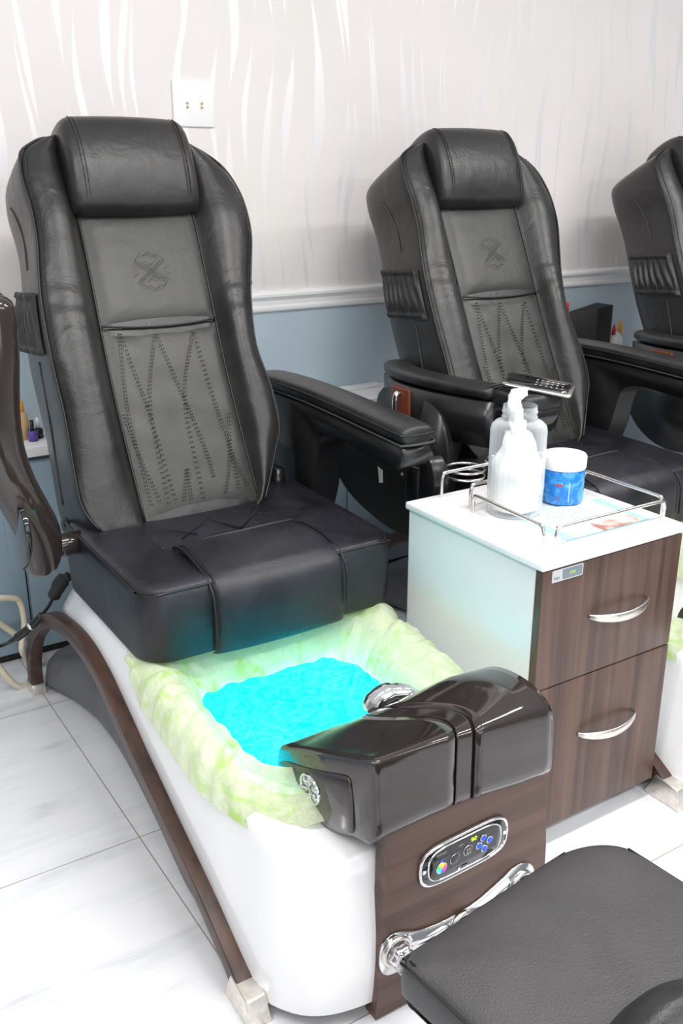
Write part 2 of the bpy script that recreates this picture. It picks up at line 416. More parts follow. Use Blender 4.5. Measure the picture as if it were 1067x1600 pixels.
# low cabinets along the wall and the continuous top on them
CY = 2.62
seams = [-1.7, -.55, .60, 1.70, 2.80, 3.90]
cab_places = ['far left run, mostly hidden', 'beside the left chair behind the coiled hose', 'behind the nearest pedicure chair',
              'between the nearest and second pedicure chairs', 'behind the far right arm of the second chair']
for i in range(1, 5):
    x0, x1 = seams[i] + .002, seams[i + 1] - .002
    r = root('low_cabinet', ((x0 + x1) / 2, CY + .08, 0), 'pale blue low cabinet against the wall, ' + cab_places[i], 'cabinet', 'low blue cabinets along the wall')
    MK('body', *box(x0, x1, CY + .012, YW - .02, .05, .60), M['bluecab'], r, smooth=False)
    MK('door', *box(x0 + .002, (x0 + x1) / 2 - .002, CY, CY + .012, .03, .60), M['bluecab'], r, bevel=.002)
    MK('door', *box((x0 + x1) / 2 + .002, x1 - .002, CY, CY + .012, .03, .60), M['bluecab'], r, bevel=.002)
    MK('toe_kick', *box(x0, x1, CY + .02, CY + .05, 0, .05), M['mattblack'], r, smooth=False)
tag(MK('worktop', *box(-.55, 3.9, CY - .02, YW, .615, .645), M['whitepaint'], loc=(1.7, 2.7, .615), bevel=.004),
    'long pale worktop on the low blue cabinets along the wall', 'worktop')
g = G()
for i in range(1, 5): g.add(box(seams[i] + .02, seams[i + 1] - .02, CY + .03, YW, .60, .615))
tag(MK('worktop_batten', g.V, g.F, M['greyplastic'], loc=(1.7, 2.7, .60), smooth=False), 'thin grey batten between the blue cabinets and the worktop', 'batten')
CT = .645
# little things on the worktop
r = root('desk_organizer', (2.93, 2.69, CT), 'black desk organizer with a sloped side on the worktop behind the second chair', 'organizer')
V = [(2.80, 2.74, CT), (2.90, 2.66, CT), (2.985, 2.66, CT), (2.985, 2.75, CT), (2.80, 2.74, .84), (2.90, 2.66, .86), (2.985, 2.66, .868), (2.985, 2.75, .868)]
MK('box', V, [(0, 3, 2, 1), (4, 5, 6, 7), (0, 1, 5, 4), (1, 2, 6, 5), (2, 3, 7, 6), (3, 0, 4, 7)], M['mattblack'], r, bevel=.003)
V = [(2.755, 2.76, CT), (2.83, 2.70, CT), (2.83, 2.77, CT), (2.755, 2.76, .87), (2.83, 2.70, .83), (2.83, 2.77, .84)]
MK('divider', V, [(0, 2, 1), (3, 4, 5), (0, 1, 4, 3), (1, 2, 5, 4), (2, 0, 3, 5)], M['mattblack'], r, bevel=.002)
r = root('nail_file', (2.785, 2.715, CT), 'red and pink handled tool standing upright behind the second chair back', 'tool')
MK('handle', *tube([(2.785, 2.715, CT), (2.785, 2.715, .80), (2.782, 2.715, .85)], .012, 8), M['pinkred'], r)
MK('tip', *tube([(2.782, 2.715, .845), (2.776, 2.715, .885)], .011, 8), M['red'], r)
r = root('glue_bottle', (3.06, 2.70, CT), 'small white squeeze bottle with orange and red caps beside the black organizer', 'bottle')
MK('body', *lathe([(.026, 0), (.028, .004), (.028, .075), (.020, .09), (.014, .095), (.014, .105)], (3.06, 2.70, CT), 20), M['white'], r)
MK('cap', *lathe([(.010, 0), (.009, .022), (.004, .048)], (3.075, 2.695, .745), 12), M['orange'], r)
MK('nozzle', *lathe([(.009, 0), (.008, .02), (.003, .04)], (3.045, 2.70, .740), 12), M['red'], r)
r = root('lotion_bottle', (.655, 2.70, CT), 'small tan bottle on the worktop seen beside the left chair back', 'bottle')
MK('body', *lathe([(.018, 0), (.019, .05), (.015, .075), (.008, .08)], (.655, 2.70, CT), 16), M['tan'], r)
MK('cap', *lathe([(.009, 0), (.008, .03)], (.655, 2.70, CT + .08), 12), M['orange'], r)
for i, (x, y, m_, lb) in enumerate([(.672, 2.665, 'purple', 'tiny purple polish bottle on the worktop in front of the tan bottle'), (.695, 2.69, 'blackplastic', 'tiny black polish bottle on the worktop right of the purple one')]):
    r = root('polish_bottle', (x, y, CT), lb, 'bottle', 'polish bottles on the worktop')
    MK('body', *lathe([(.013, 0), (.014, .025), (.006, .03)], (x, y, CT), 14), M[m_], r)
    MK('cap', *lathe([(.006, 0), (.005, .03)], (x, y, CT + .03), 10), M['white' if i else 'blackplastic'], r)
tag(MK('shelf_strip', *box(1.66, 1.92, 2.74, 2.775, CT, CT + .012), M['white'], loc=(1.79, 2.757, CT), bevel=.002), 'short white strip lying on the worktop between the two chairs', 'strip')

# hose and cable at lower left
tag(MK('coiled_hose', *tube([(.40, 2.5, .30), (.47, 2.52, .262), (.515, 2.53, .25), (.553, 2.54, .225), (.557, 2.53, .16), (.535, 2.50, .10), (.555, 2.52, .05), (.57, 2.50, .015), (.50, 2.46, .012), (.42, 2.46, .18), (.40, 2.5, .24), (.44, 2.52, .235), (.52, 2.55, .14), (.59, 2.57, .05), (.60, 2.55, .013)], .009, 8, k=8), M['cream'], loc=(.5, 2.5, 0)),
    'cream coloured flexible hose looped beside the blue cabinet', 'hose')

# ================================================================ PEDICURE CHAIR (nearest)
def PB(x, z, h=0.0):
    """point on the reclined plane of the chair back; h lifts it off towards the sitter"""
    y = 1.97 + .54 * (z - .6)
    return (x, y - h / 1.1365, z + h * .54 / 1.1365)
def bcx(z): return .872 + .02 * sstep((z - .8) / .5)
XL = [(.58, .64), (.61, .605), (.66, .586), (.72, .588), (.84, .597), (.975, .598), (1.05, .604), (1.12, .614), (1.20, .630), (1.26, .635), (1.33, .631), (1.386, .640), (1.405, .662), (1.42, .70)]
XR = [(.58, 1.01), (.61, 1.03), (.65, 1.055), (.69, 1.078), (.75, 1.112), (.83, 1.118), (.94, 1.106), (1.05, 1.126), (1.13, 1.152), (1.20, 1.174), (1.28, 1.176), (1.35, 1.150), (1.395, 1.098), (1.42, 1.045)]
def smooth_tab(T):
    P = cr([(a, b, 0) for a, b in T], 5)
    return [(p.x, p.y) for p in P]
XL = smooth_tab(XL); XR = smooth_tab(XR)
def wid(z, s): return (bcx(z) - interp(XL, z)) if s < 0 else (interp(XR, z) - bcx(z))
LG = 'pedicure chairs along the wall'
def backsec(z, k=1.0):
    c = bcx(z); out = []
    b = interp([(.6, .030), (.75, .052), (1.0, .058), (1.1, .050), (1.25, .058), (1.42, .045)], z)
    for sg in (1, -1):
        w = wid(z, sg); s = min(.147, w - .02)
        q = lambda t: lerp(s, w, t)
        half = [(0, .012), (.05, .012), (.10, .011), (s - .012, .008), (s - .002, .0), (s + .004, .004), (q(.10) + .006, .024), (q(.28), b * .86), (q(.5), b), (q(.72), b * .92), (q(.9), b * .72), (w, .026),
                (w + .004, .012), (w + .007, -.03), (w + .008, -.09), (w + .006, -.15), (w - .006, -.195), (w - .03, -.215), (w * .4, -.22), (0, -.222)]
        g_ = math.exp(-((z - 1.055) / .045) ** 2)
        cz = lambda x: .0042 * g_ * math.sin((z - 1.055) * 150 + (x - s) * 22 * sg) + .0016 * math.sin(z * 60 + x * 30) * noise.noise((x * 12 * sg, z * 8, 4))
        half = [(sg * x, h + (cz(x) if 5 < i < 11 else 0)) for i, (x, h) in enumerate(half)]
        out += half if sg > 0 else half[-2:0:-1]
    return [PB(c + x * k, z, -.08 + (h + .08) * k) for x, h in out]

def build_chair():
    R = root('pedicure_chair', (.875, 1.7, 0), 'nearest pedicure chair, black leather, with blue water in its green lined basin', 'pedicure chair', LG)
    # ---- backrest
    zs = [.58, .60, .62, .65] + [.68 + .016 * i for i in range(44)] + [1.384, 1.398, 1.41, 1.42]
    rr = [backsec(z) for z in zs]
    rr += [backsec(1.425, .95), backsec(1.428, .85)]
    B = MK('backrest', *rings(rr, True, True, True), M['leather'], R, sub=1)
    # piping along the front edge of the wings
    for s in (-1, 1):
        P = [PB(bcx(z) + s * (wid(z, s) + .001), z, .028) for z in [.60, .63, .66, .70, .75, .84, .94, 1.05, 1.12, 1.20, 1.27, 1.32, 1.36, 1.39, 1.41, 1.42]] + [PB(bcx(1.42) + s * .145, 1.428, .02)]
        MK('piping', *tube(P, .0032, 6, k=4), M['piping'], B)
        P = [PB(bcx(z) + s * .147, z, .006) for z in (.60, .7, .8, .9, 1.0, 1.1, 1.2, 1.26, 1.33, 1.40)]
        MK('seam', *tube(P, .0028, 6, k=3), M['piping'], B)
        # dotted stitch beside the piping
        g = G()
        for i in range(150):
            z = lerp(.66, 1.38, i / 149); x = bcx(z) + s * (wid(z, s) - .009)
            a = Vector(PB(x, z, .0385)); g.add(box(a.x - .0009, a.x + .0009, a.y - .002, a.y + .001, a.z - .0016, a.z + .0016))
        MK('stitching', g.V, g.F, M['stitch'], B)
        # side seam on the flank
        P = [PB(bcx(z) + s * (wid(z, s) + .0085), z, hh) for z, hh in [(1.325, -.10), (1.30, -.08), (1.24, -.066), (1.17, -.06)]]
        MK('side_seam', *tube(P, .0016, 6), M['stitch'], B)
        P = [PB(bcx(z) + s * (wid(z, s) + .0085), z, hh) for z, hh in [(.97, -.05), (.88, -.07), (.78, -.085), (.68, -.09)]]
        MK('side_seam', *tube(P, .0016, 6), M['stitch'], B)
        # elasticated side pocket
        NX, NZ = 60, 26; V = []; F = []
        for j in range(NZ + 1):
            t = j / NZ; z0 = lerp(.968, 1.100, t)
            for i in range(NX + 1):
                u = i / NX; h = lerp(.008, -.175, u); z = z0 - h * .38; w = wid(z, s)
                gather = abs(2 * t - 1) ** 2.2
                pl = (1 - gather) * (.5 + .5 * math.sin(u * 2 * PI * 7 + 1.3 * math.sin(t * 4 + u * 6))) + gather * (.5 + .5 * math.sin(u * 2 * PI * 21))
                bulge = .010 * (1 - gather) + .004
                edge = min(1, min(u, 1 - u) * 14)
                band = .006 if (t < .09 or t > .91) else 0
                V.append(PB(bcx(z) + s * (w + .008 + (bulge * (.45 + .75 * pl) + band) * edge), z, h))
        for j in range(NZ):
            for i in range(NX): a = j * (NX + 1) + i; F.append((a, a + 1, a + NX + 2, a + NX + 1))
        MK('side_pocket', V, F, M['leather_arm'], B)
    # centre panels
    def panel(z0, z1, name, h0=.013, puff=.006, m_=None, wr=0):
        nx, nz = 24, 30; V = []; F = []
        for j in range(nz + 1):
            z = lerp(z0, z1, j / nz)
            for i in range(nx + 1):
                u = i / nx * 2 - 1
                e = (1 - abs(u) ** 8) * (1 - abs(2 * j / nz - 1) ** 10)
                h = h0 - .008 + puff * e + .004 * e + wr * e * (math.sin(z * 70 + u * 2.5 + 2 * noise.noise((u * 2, z * 9, 1))) * .5 + noise.noise((u * 3, z * 16, 0)) * .8)
                V.append(PB(bcx(z) + u * .1445, z, h))
        for j in range(nz):
            for i in range(nx): a = j * (nx + 1) + i; F.append((a, a + 1, a + nx + 2, a + nx + 1))
        return MK(name, V, F, m_ or M['leather_panel'], R)
    U = panel(1.012, 1.27, 'upper_back_panel', puff=.008)
    Lw = panel(.60, 1.006, 'lower_back_panel', puff=.008, wr=.0016)
    MK('seam', *tube([PB(bcx(1.0) + x, z, .017) for x, z in [(-.147, 1.013), (-.08, 1.006), (0, 1.003), (.08, 1.005), (.147, 1.012)]], .0024, 6), M['piping'], U)
    # embossed snowflake-like mark: crossed bars inside a broken outline
    g = G(); cz = 1.125; cx = .0
    def bar(x0, z0, x1, z1, r=.0006): g.add(tube([PB(bcx(1.12) + cx + x0, cz + z0, .0245), PB(bcx(1.12) + cx + x1, cz + z1, .0245)], r, 6, smooth=False))
    for sg in (1, -1):
        pts = [(-.036, .022), (-.023, .037), (-.012, .033), (-.006, .040), (.006, .040), (.012, .033), (.023, .037), (.036, .022)]
        for (a, b), (c, d) in zip(pts, pts[1:]): bar(a, b * sg, c, d * sg)
        for o in (-.0045, .0045):
            bar(-.033 + o, -.022 * sg, .033 + o, .022 * sg)
        bar(-.046, .010 * sg, -.034, .004 * sg); bar(.046, .010 * sg, .034, .004 * sg); bar(-.014, .022 * sg, 0, .013 * sg); bar(.014, .022 * sg, 0, .013 * sg)
    MK('embossed_emblem', g.V, g.F, M['stitch'], U)
    # zig-zag stitching
    lines = [[(-.109, 1.0), (-.128, .843), (-.130, .736), (-.128, .63)], [(-.109, 1.0), (-.081, .843), (-.079, .825), (-.068, .635)], [(-.021, .993), (-.072, .836), (-.086, .63)],
             [(-.021, .993), (.016, .838), (.036, .725), (.040, .665)], [(.076, .989), (.016, .838), (.001, .627)], [(.076, .989), (.093, .800), (.100, .728), (.096, .629)],
             [(.120, .803), (.092, .70), (.060, .63)], [(-.142, .83), (-.128, .736), (-.105, .633)], [(-.020, .698), (-.048, .629)], [(-.020, .698), (-.030, .629)], [(.100, .716), (.118, .635)]]
    g = G()
    for ln in lines:
        pts = cr([(a, 0, b) for a, b in ln], 40)
        for o in (-.0028, .0028):
            d = 0; last = pts[0]
            for p in pts[1:]:
                d += (p - last).length; last = p
                if d > .0062:
                    d = 0; q = Vector(PB(bcx(p.z) + p.x + o, p.z, .0205))
                    g.add(box(q.x - .0006, q.x + .0006, q.y - .0018, q.y + .001, q.z - .0015, q.z + .0015))
    MK('zigzag_stitching', g.V, g.F, M['stitch_dark'], Lw)
    # ---- headrest pillow
    prof = cr([(1.252, .012, 0), (1.253, .040, 0), (1.270, .068, 0), (1.33, .088, 0), (1.39, .092, 0), (1.435, .082, 0), (1.460, .050, 0), (1.466, -.02, 0), (1.45, -.09, 0), (1.40, -.10, 0), (1.30, -.06, 0), (1.27, -.02, 0)], 3, True)
    rr = []
    for x, k, top_ in [(-.163, .55, 0), (-.161, .74, 0), (-.154, .88, 0), (-.143, .955, 0), (-.128, .99, 0), (-.09, 1.0, 0), (0, 1.02, 0), (.09, 1.0, 0), (.128, .99, 0), (.143, .955, 0), (.154, .88, 0), (.161, .74, 0), (.163, .55, 0)]:
        rr.append([PB(.888 + x + .01 * (p.x - 1.36), 1.345 + (p.x - 1.345) * (k if k > .9 or p.x > 1.345 else (k + 1) / 2), -.01 + (p.y + .01) * k) for p in prof])
    H = MK('headrest', *rings(rr, True, True, True), M['leather'], R, sub=1)
    for s in (-1, 1):
        g = G()
        for o in (0, .008):
            path = [PB(.888 + s * (.131 - o), z, h) for z, h in [(1.268, .058), (1.285, .073), (1.33, .0875), (1.39, .0915), (1.430, .083), (1.452, .062)]]
            pts = cr(path, 14)
            for p in pts: g.add(box(p.x - .0008, p.x + .0008, p.y - .0022, p.y + .002, p.z - .0013, p.z + .0013))
        MK('stitching', g.V, g.F, M['stitch'], H)
    MK('seam', *tube([PB(.745, 1.262, .014), PB(.888, 1.2615, .018), PB(1.035, 1.262, .014)], .0026, 6), M['piping'], H)
    # ---- seat
    def plan(k=0.0, fy=1.578):
        pts = []
        cx, hx = .872, .303 - k
        base = superrect(cx, (fy + 2.10) / 2, hx, (2.10 - fy) / 2 - k, .055, 8)
        for x, y in base:
            if y < 1.8: y += .030 * (abs(x - cx) / .3) ** 2
            pts.append((x, y))
        return pts
    spec = [(.008, .438), (.002, .441), (0, .45), (-.003, .52), (0, .578), (.004, .590), (.014, .597), (.035, .601), (.08, .600), (.14, .596), (.20, .592), (.255, .590)]
    rr = []
    for k, z in spec:
        rr.append([(x, y, z + (.010 * sstep((y - 1.7) / .35) if z > .55 else 0)) for x, y in plan(k)])
    ST = MK('seat', *rings(rr, True, True, True), M['leather_seat'], R)
    P = [(x, y, .590 + .010 * sstep((y - 1.7) / .35)) for x, y in plan(.0035)]
    MK('piping', *tube(P, .003, 6, closed=True, k=2), M['piping'], ST)
    # centre front pad that rolls over the front edge
    pf = cr([(1.800, .598, 0), (1.785, .608, 0), (1.74, .617, 0), (1.68, .617, 0), (1.62, .606, 0), (1.585, .586, 0), (1.572, .555, 0), (1.569, .50, 0), (1.571, .445, 0), (1.585, .440, 0)], 4)
    rr = []
    for x, d in [(.715, .016), (.718, .006), (.726, .0005), (.76, -.002), (.80, -.004), (.87, -.005), (.95, -.004), (.99, -.002), (1.010, .0005), (1.018, .006), (1.021, .016)]:
        t = (x - .868) / .15
        rr.append([(x + (.010 if x < .87 else -.004) * sstep((p.x - 1.6) / .2), p.x + (d if p.x < 1.66 else 0) + .006 * t * t * (p.x < 1.75), p.y - (d if p.x > 1.6 else d * .3)) for p in pf])
    CP = MK('front_pad', *rings(rr, False), M['leather_seat'], R, sub=1)
    MK('front_crease', *tube([(.730, 1.79, .602), (.80, 1.778, .612), (.88, 1.772, .616), (.96, 1.785, .612), (1.02, 1.805, .603)], .0025, 6), M['stitch'], CP)
    for x in (.713, 1.022):
        P = [(x + (.010 if x < .87 else -.004) * sstep((p.x - 1.6) / .2), p.x + .006, p.y - .006) for p in pf[2:-7]]
        MK('seam', *tube(P, .0028, 6, k=1), M['piping'], CP)
        if x < .8: MK('seam', *tube([(a + .010, b - .004, c + .003) for a, b, c in P], .0014, 6, k=1), M['piping'], CP)
    g = G()
    for a, b in [((.76, 1.84, .60), (.86, 1.92, .60)), ((.86, 1.92, .60), (.90, 1.83, .60)), ((.90, 1.83, .60), (1.0, 1.93, .60)), ((.74, 1.92, .6), (.80, 1.85, .6)), ((.93, 1.94, .6), (1.01, 1.86, .6))]:
        for i in range(22):
            p = Vector(a).lerp(Vector(b), i / 21); z = p.z + .0005
            g.add(box(p.x - .0011, p.x + .0011, p.y - .0009, p.y + .0009, z - .006, z + .0022))
    MK('seat_stitching', g.V, g.F, M['stitch_dark'], ST)
    MK('side_seam', *tube([(.700, 1.80, .599), (.69, 1.88, .601), (.675, 1.98, .603)], .002, 6), M['piping'], ST)
    # pedestal and hinge under the seat
    MK('pedestal', *box(.70, 1.05, 1.80, 2.08, .40, .45), M['mattblack'], R, bevel=.01)
    g = G()
    g.add(tube([(.575, 2.10, .585), (1.165, 2.10, .585)], .016, 12, smooth=False))
    g.add(box(.595, .625, 2.06, 2.14, .545, .64)); g.add(box(1.115, 1.145, 2.06, 2.14, .545, .64))
    MK('hinge', g.V, g.F, M['blackplastic'], R)
    MK('hinge_lever', *tube([(.60, 2.05, .615), (.612, 2.03, .63), (.63, 2.025, .625), (.635, 2.03, .605)], .005, 8), M['chrome'], R)
    # ---- right armrest
    A = [(2.34, .845), (2.20, .852), (2.05, .855), (1.90, .853), (1.70, .846), (1.60, .842)]
    def armring(y, zt, xc, w, zb, rnd=.014):
        return [(xc - w, y, zb), (xc - w, y, zt - rnd), (xc - w + rnd * .4, y, zt - rnd * .35), (xc - w + rnd, y, zt), (xc, y, zt + .004), (xc + w - rnd, y, zt), (xc + w - rnd * .4, y, zt - rnd * .35), (xc + w, y, zt - rnd), (xc + w, y, zb)]
    xs = lambda y: interp([(1.6, 1.215), (1.85, 1.222), (2.28, 1.238)], y)
    rr = [armring(1.588, .832, xs(1.6), .036, .808, .012), armring(1.592, .840, xs(1.6), .042, .798)]
    for y, z in A[::-1]: rr.append(armring(y, z, xs(y), .047, z - .046))
    AR = MK('armrest_pad', *rings(rr, True, True, True), M['leather_arm'], R, sub=1, label='right armrest pad')
    for dz in (-.014, -.036):
        P = [(xs(y) - .0478, y, z + dz) for y, z in A] + [(xs(1.6) - .043, 1.590, .841 + dz), (xs(1.6), 1.585, .840 + dz), (xs(1.6) + .043, 1.590, .841 + dz), (xs(1.6) + .048, 1.62, .842 + dz)]
        MK('piping', *tube(P, .0024, 6), M['piping'] if dz > -.02 else M['stitch'], AR)
    prof_top = [(1.598, .786), (1.66, .789), (1.80, .794), (1.95, .797), (2.10, .794), (2.26, .775)]
    # plastic shell: arm underside and rear post as one side profile, extruded
    side = [(1.600, .797), (1.75, .802), (1.95, .809), (2.12, .807), (2.30, .795), (2.34, .70), (2.28, .60), (2.22, .50), (2.12, .47), (2.04, .50), (2.00, .58), (1.975, .68), (1.955, .735), (1.90, .758), (1.80, .757), (1.70, .748), (1.64, .746), (1.605, .752)]
    rr = []
    for dx, k in [(-.040, .985), (-.036, 1.0), (.036, 1.0), (.040, .985)]:
        rr.append([(xs(y) + dx, 1.95 + (y - 1.95) * k, .68 + (z - .68) * k) for y, z in [(p.x, p.y) for p in cr([(a, b, 0) for a, b in side], 3, True)]])
    MK('armrest_shell', *rings(rr, True, True, True), M['blackplastic'], R, label='black plastic shell of the right armrest')
    # ---- tub
    ARCH = [(1.13, .03), (1.185, .075), (1.303, .140), (1.442, .198), (1.593, .262), (1.708, .318), (1.78, .350), (1.868, .374), (1.97, .380), (2.08, .366), (2.18, .338), (2.28, .285), (2.38, .200), (2.435, .10), (2.445, 0.03)]
    az = lambda y: interp(ARCH, y)
    C0 = (.868, 1.50)
    Bp = [(.562, 2.12), (.560, 1.9), (.558, 1.6), (.556, 1.3), (.560, 1.15), (.585, 1.085), (.630, 1.045), (.700, 1.026), (.80, 1.022), (.90, 1.020), (1.0, 1.022), (1.09, 1.026), (1.135, 1.045), (1.170, 1.085), (1.185, 1.15), (1.188, 1.3), (1.186, 1.6), (1.184, 1.9), (1.182, 2.12), (1.15, 2.16), (.875, 2.16), (.60, 2.16)]
    Rp = [(.600, 2.10), (.598, 1.9), (.594, 1.6), (.588, 1.3), (.594, 1.18), (.625, 1.10), (.68, 1.062), (.80, 1.050), (.95, 1.050), (1.06, 1.062), (1.11, 1.10), (1.136, 1.18), (1.142, 1.3), (1.144, 1.6), (1.146, 1.9), (1.146, 2.10), (1.10, 2.13), (.875, 2.13), (.64, 2.13)]
    sm = lambda T: [(p_.x, p_.y) for p_ in cr([(a, b, 0) for a, b in T], 6, True)]
    Bp = sm(Bp); Rp = sm(Rp)
    Ip = superrect(.845, 1.447, .226, .246, .10, 8); Wp = superrect(.838, 1.43, .195, .20, .09, 8); Fp = superrect(.838, 1.43, .12, .14, .07, 8)
    NT = 240; cols = []
    def rimz(y): return interp([(1.05, .320), (1.12, .332), (1.2, .352), (1.3, .378), (1.5, .408), (1.65, .427), (1.75, .437), (2.2, .437)], y)
    for i in range(NT):
        th = 2 * PI * i / NT
        b = polar(Bp, C0, th); r_ = polar(Rp, C0, th); ii = polar(Ip, C0, th); ww = polar(Wp, C0, th); ff = polar(Fp, C0, th)
        side_ = (b[0] < .60 or b[0] > 1.15)
        zb = az(b[1]) if side_ and b[1] > 1.13 else (.03 if b[1] < 1.5 else .30)
        if not side_ and b[1] < 1.5: zb = .03
        zr = rimz(r_[1]); col = []
        for t, o in [(0, 0), (.12, .003), (.3, .006), (.5, .006), (.7, .004), (.85, .004), (.94, .006)]:
            x = lerp(b[0], r_[0], t ** 1.4) ; y = lerp(b[1], r_[1], t ** 1.4)
            nx, ny = math.cos(th), math.sin(th)
            if b[0] < .80: o += math.sin(PI * t) * (.007 * math.exp(-((b[0] - .665) / .03) ** 2) * sstep((1.16 - b[1]) / .06) - .010 * math.exp(-((b[1] - 1.19) / .07) ** 2) * sstep((.64 - b[0]) / .05))
            col.append((x + nx * o, y + ny * o, lerp(zb, zr, t)))
        col.append((r_[0] - math.cos(th) * .008, r_[1] - math.sin(th) * .008, zr + .004))
        col.append((lerp(r_[0], ii[0], .5), lerp(r_[1], ii[1], .5), zr + .002))
        iz = rimz(ii[1])
        col.append((ii[0], ii[1], iz - .006)); col.append((lerp(ii[0], ww[0], .6), lerp(ii[1], ww[1], .6), iz - .035))
        col.append((ww[0], ww[1], .31)); col.append((lerp(ww[0], ff[0], .7), lerp(ww[1], ff[1], .7), .22)); col.append((ff[0], ff[1], .20)); col.append((lerp(ff[0], C0[0], .6), lerp(ff[1], 1.45, .6), .20))
        cols.append(col)
    TB = MK('tub_shell', *rings([[c[k] for c in cols] for k in range(len(cols[0]))], True, False, True), M['shell'], R)
    # seams where the front corner pieces meet the sides
    # arches
    for sx, nm in ((0, 'left'), (1, 'right')):
        xo, xi = (.529, .563)
        if sx == 1: xo, xi = 1.156, 1.190
        pts = cr([(y, z, 0) for y, z in ARCH], 4); rr = []
        for i, p in enumerate(pts):
            a = pts[max(0, i - 1)]; b = pts[min(len(pts) - 1, i + 1)]; d = (b - a).normalized(); n = Vector((d.y, -d.x, 0)) * .036
            if n.y > 0 and p.x < 1.9: n = -n
            q = p + n
            q.y = max(q.y, .028)
            rr.append([(xo, p.x, p.y), (xi, p.x, p.y), (xi, q.x, q.y), (xo, q.x, q.y)])
        AO = MK('arch_frame', *rings(rr, True, True, True), M['walnut'], R, bevel=.003)
        # metal feet
        F_ = [(xo - .004, 1.105, 0), (xi + .006, 1.105, 0), (xi + .006, 1.205, 0), (xo - .004, 1.205, 0), (xo - .002, 1.118, .050), (xi + .002, 1.118, .050), (xi + .002, 1.18, .058), (xo - .002, 1.18, .058)]
        MK('metal_foot', F_, box(0, 1, 0, 1, 0, 1)[1] and [(0, 3, 2, 1), (4, 5, 6, 7), (0, 1, 5, 4), (1, 2, 6, 5), (2, 3, 7, 6), (3, 0, 4, 7)], M['satin'], AO, bevel=.003)
        MK('metal_foot', *box(xo - .003, xi + .003, 2.398, 2.449, 0, .032), M['satin'], AO, bevel=.003)
    # dark grey moulded base between the arches
    bl = [(1.20, .556, .03), (1.29, .558, .08), (1.46, .568, .15), (1.70, .595, .215), (1.95, .617, .25), (2.12, .621, .235), (2.20, .615, .215), (2.30, .600, .18), (2.40, .570, .13), (2.43, .575, .0)]
    rr = []
    for y, x, z in [(p.x, p.y, p.z) for p in cr([(a, b, c) for a, b, c in bl], 5)]:
        z = max(z, .004); x = max(x, .568); xr = 1.746 - x
        k = interp([(1.2, .25), (1.9, 1.0), (2.15, .8), (2.25, .2), (2.4, .0)], y)
        rr.append([(x, y, 0), (x, y, z * .16), (x + .012 * k, y, z * .26), (x + .016 * k, y, z * .34), (x + .024 * k, y, z * .42), (x + .045 * k + .004, y, z * .62), (x + .07 * k + .014, y, z * .92), (x + .12, y, z), (.873, y, z + .01), (xr - .12, y, z), (xr - .04, y, z * .8), (xr, y, z * .4), (xr, y, 0)])
    MK('base_moulding', *rings(rr, True, True, True), M['greyplastic'], R, sub=1)
    # walnut front panel
    fp = [(.714, .004), (.718, .06), (.725, .16), (.730, .27), (.732, .385), (.80, .395), (.90, .395), (1.0, .39), (1.064, .380), (1.078, .30), (1.088, .20), (1.092, .10), (1.090, .004)]
    rr = [[(x, y, z) for x, z in fp] for y in (1.040, 1.014, 1.010)]
    FP = MK('front_panel', *rings(rr, True, True, True), M['walnut_x'], R, smooth=False)
    return R, FP, TB

CH, FP, TB = build_chair()

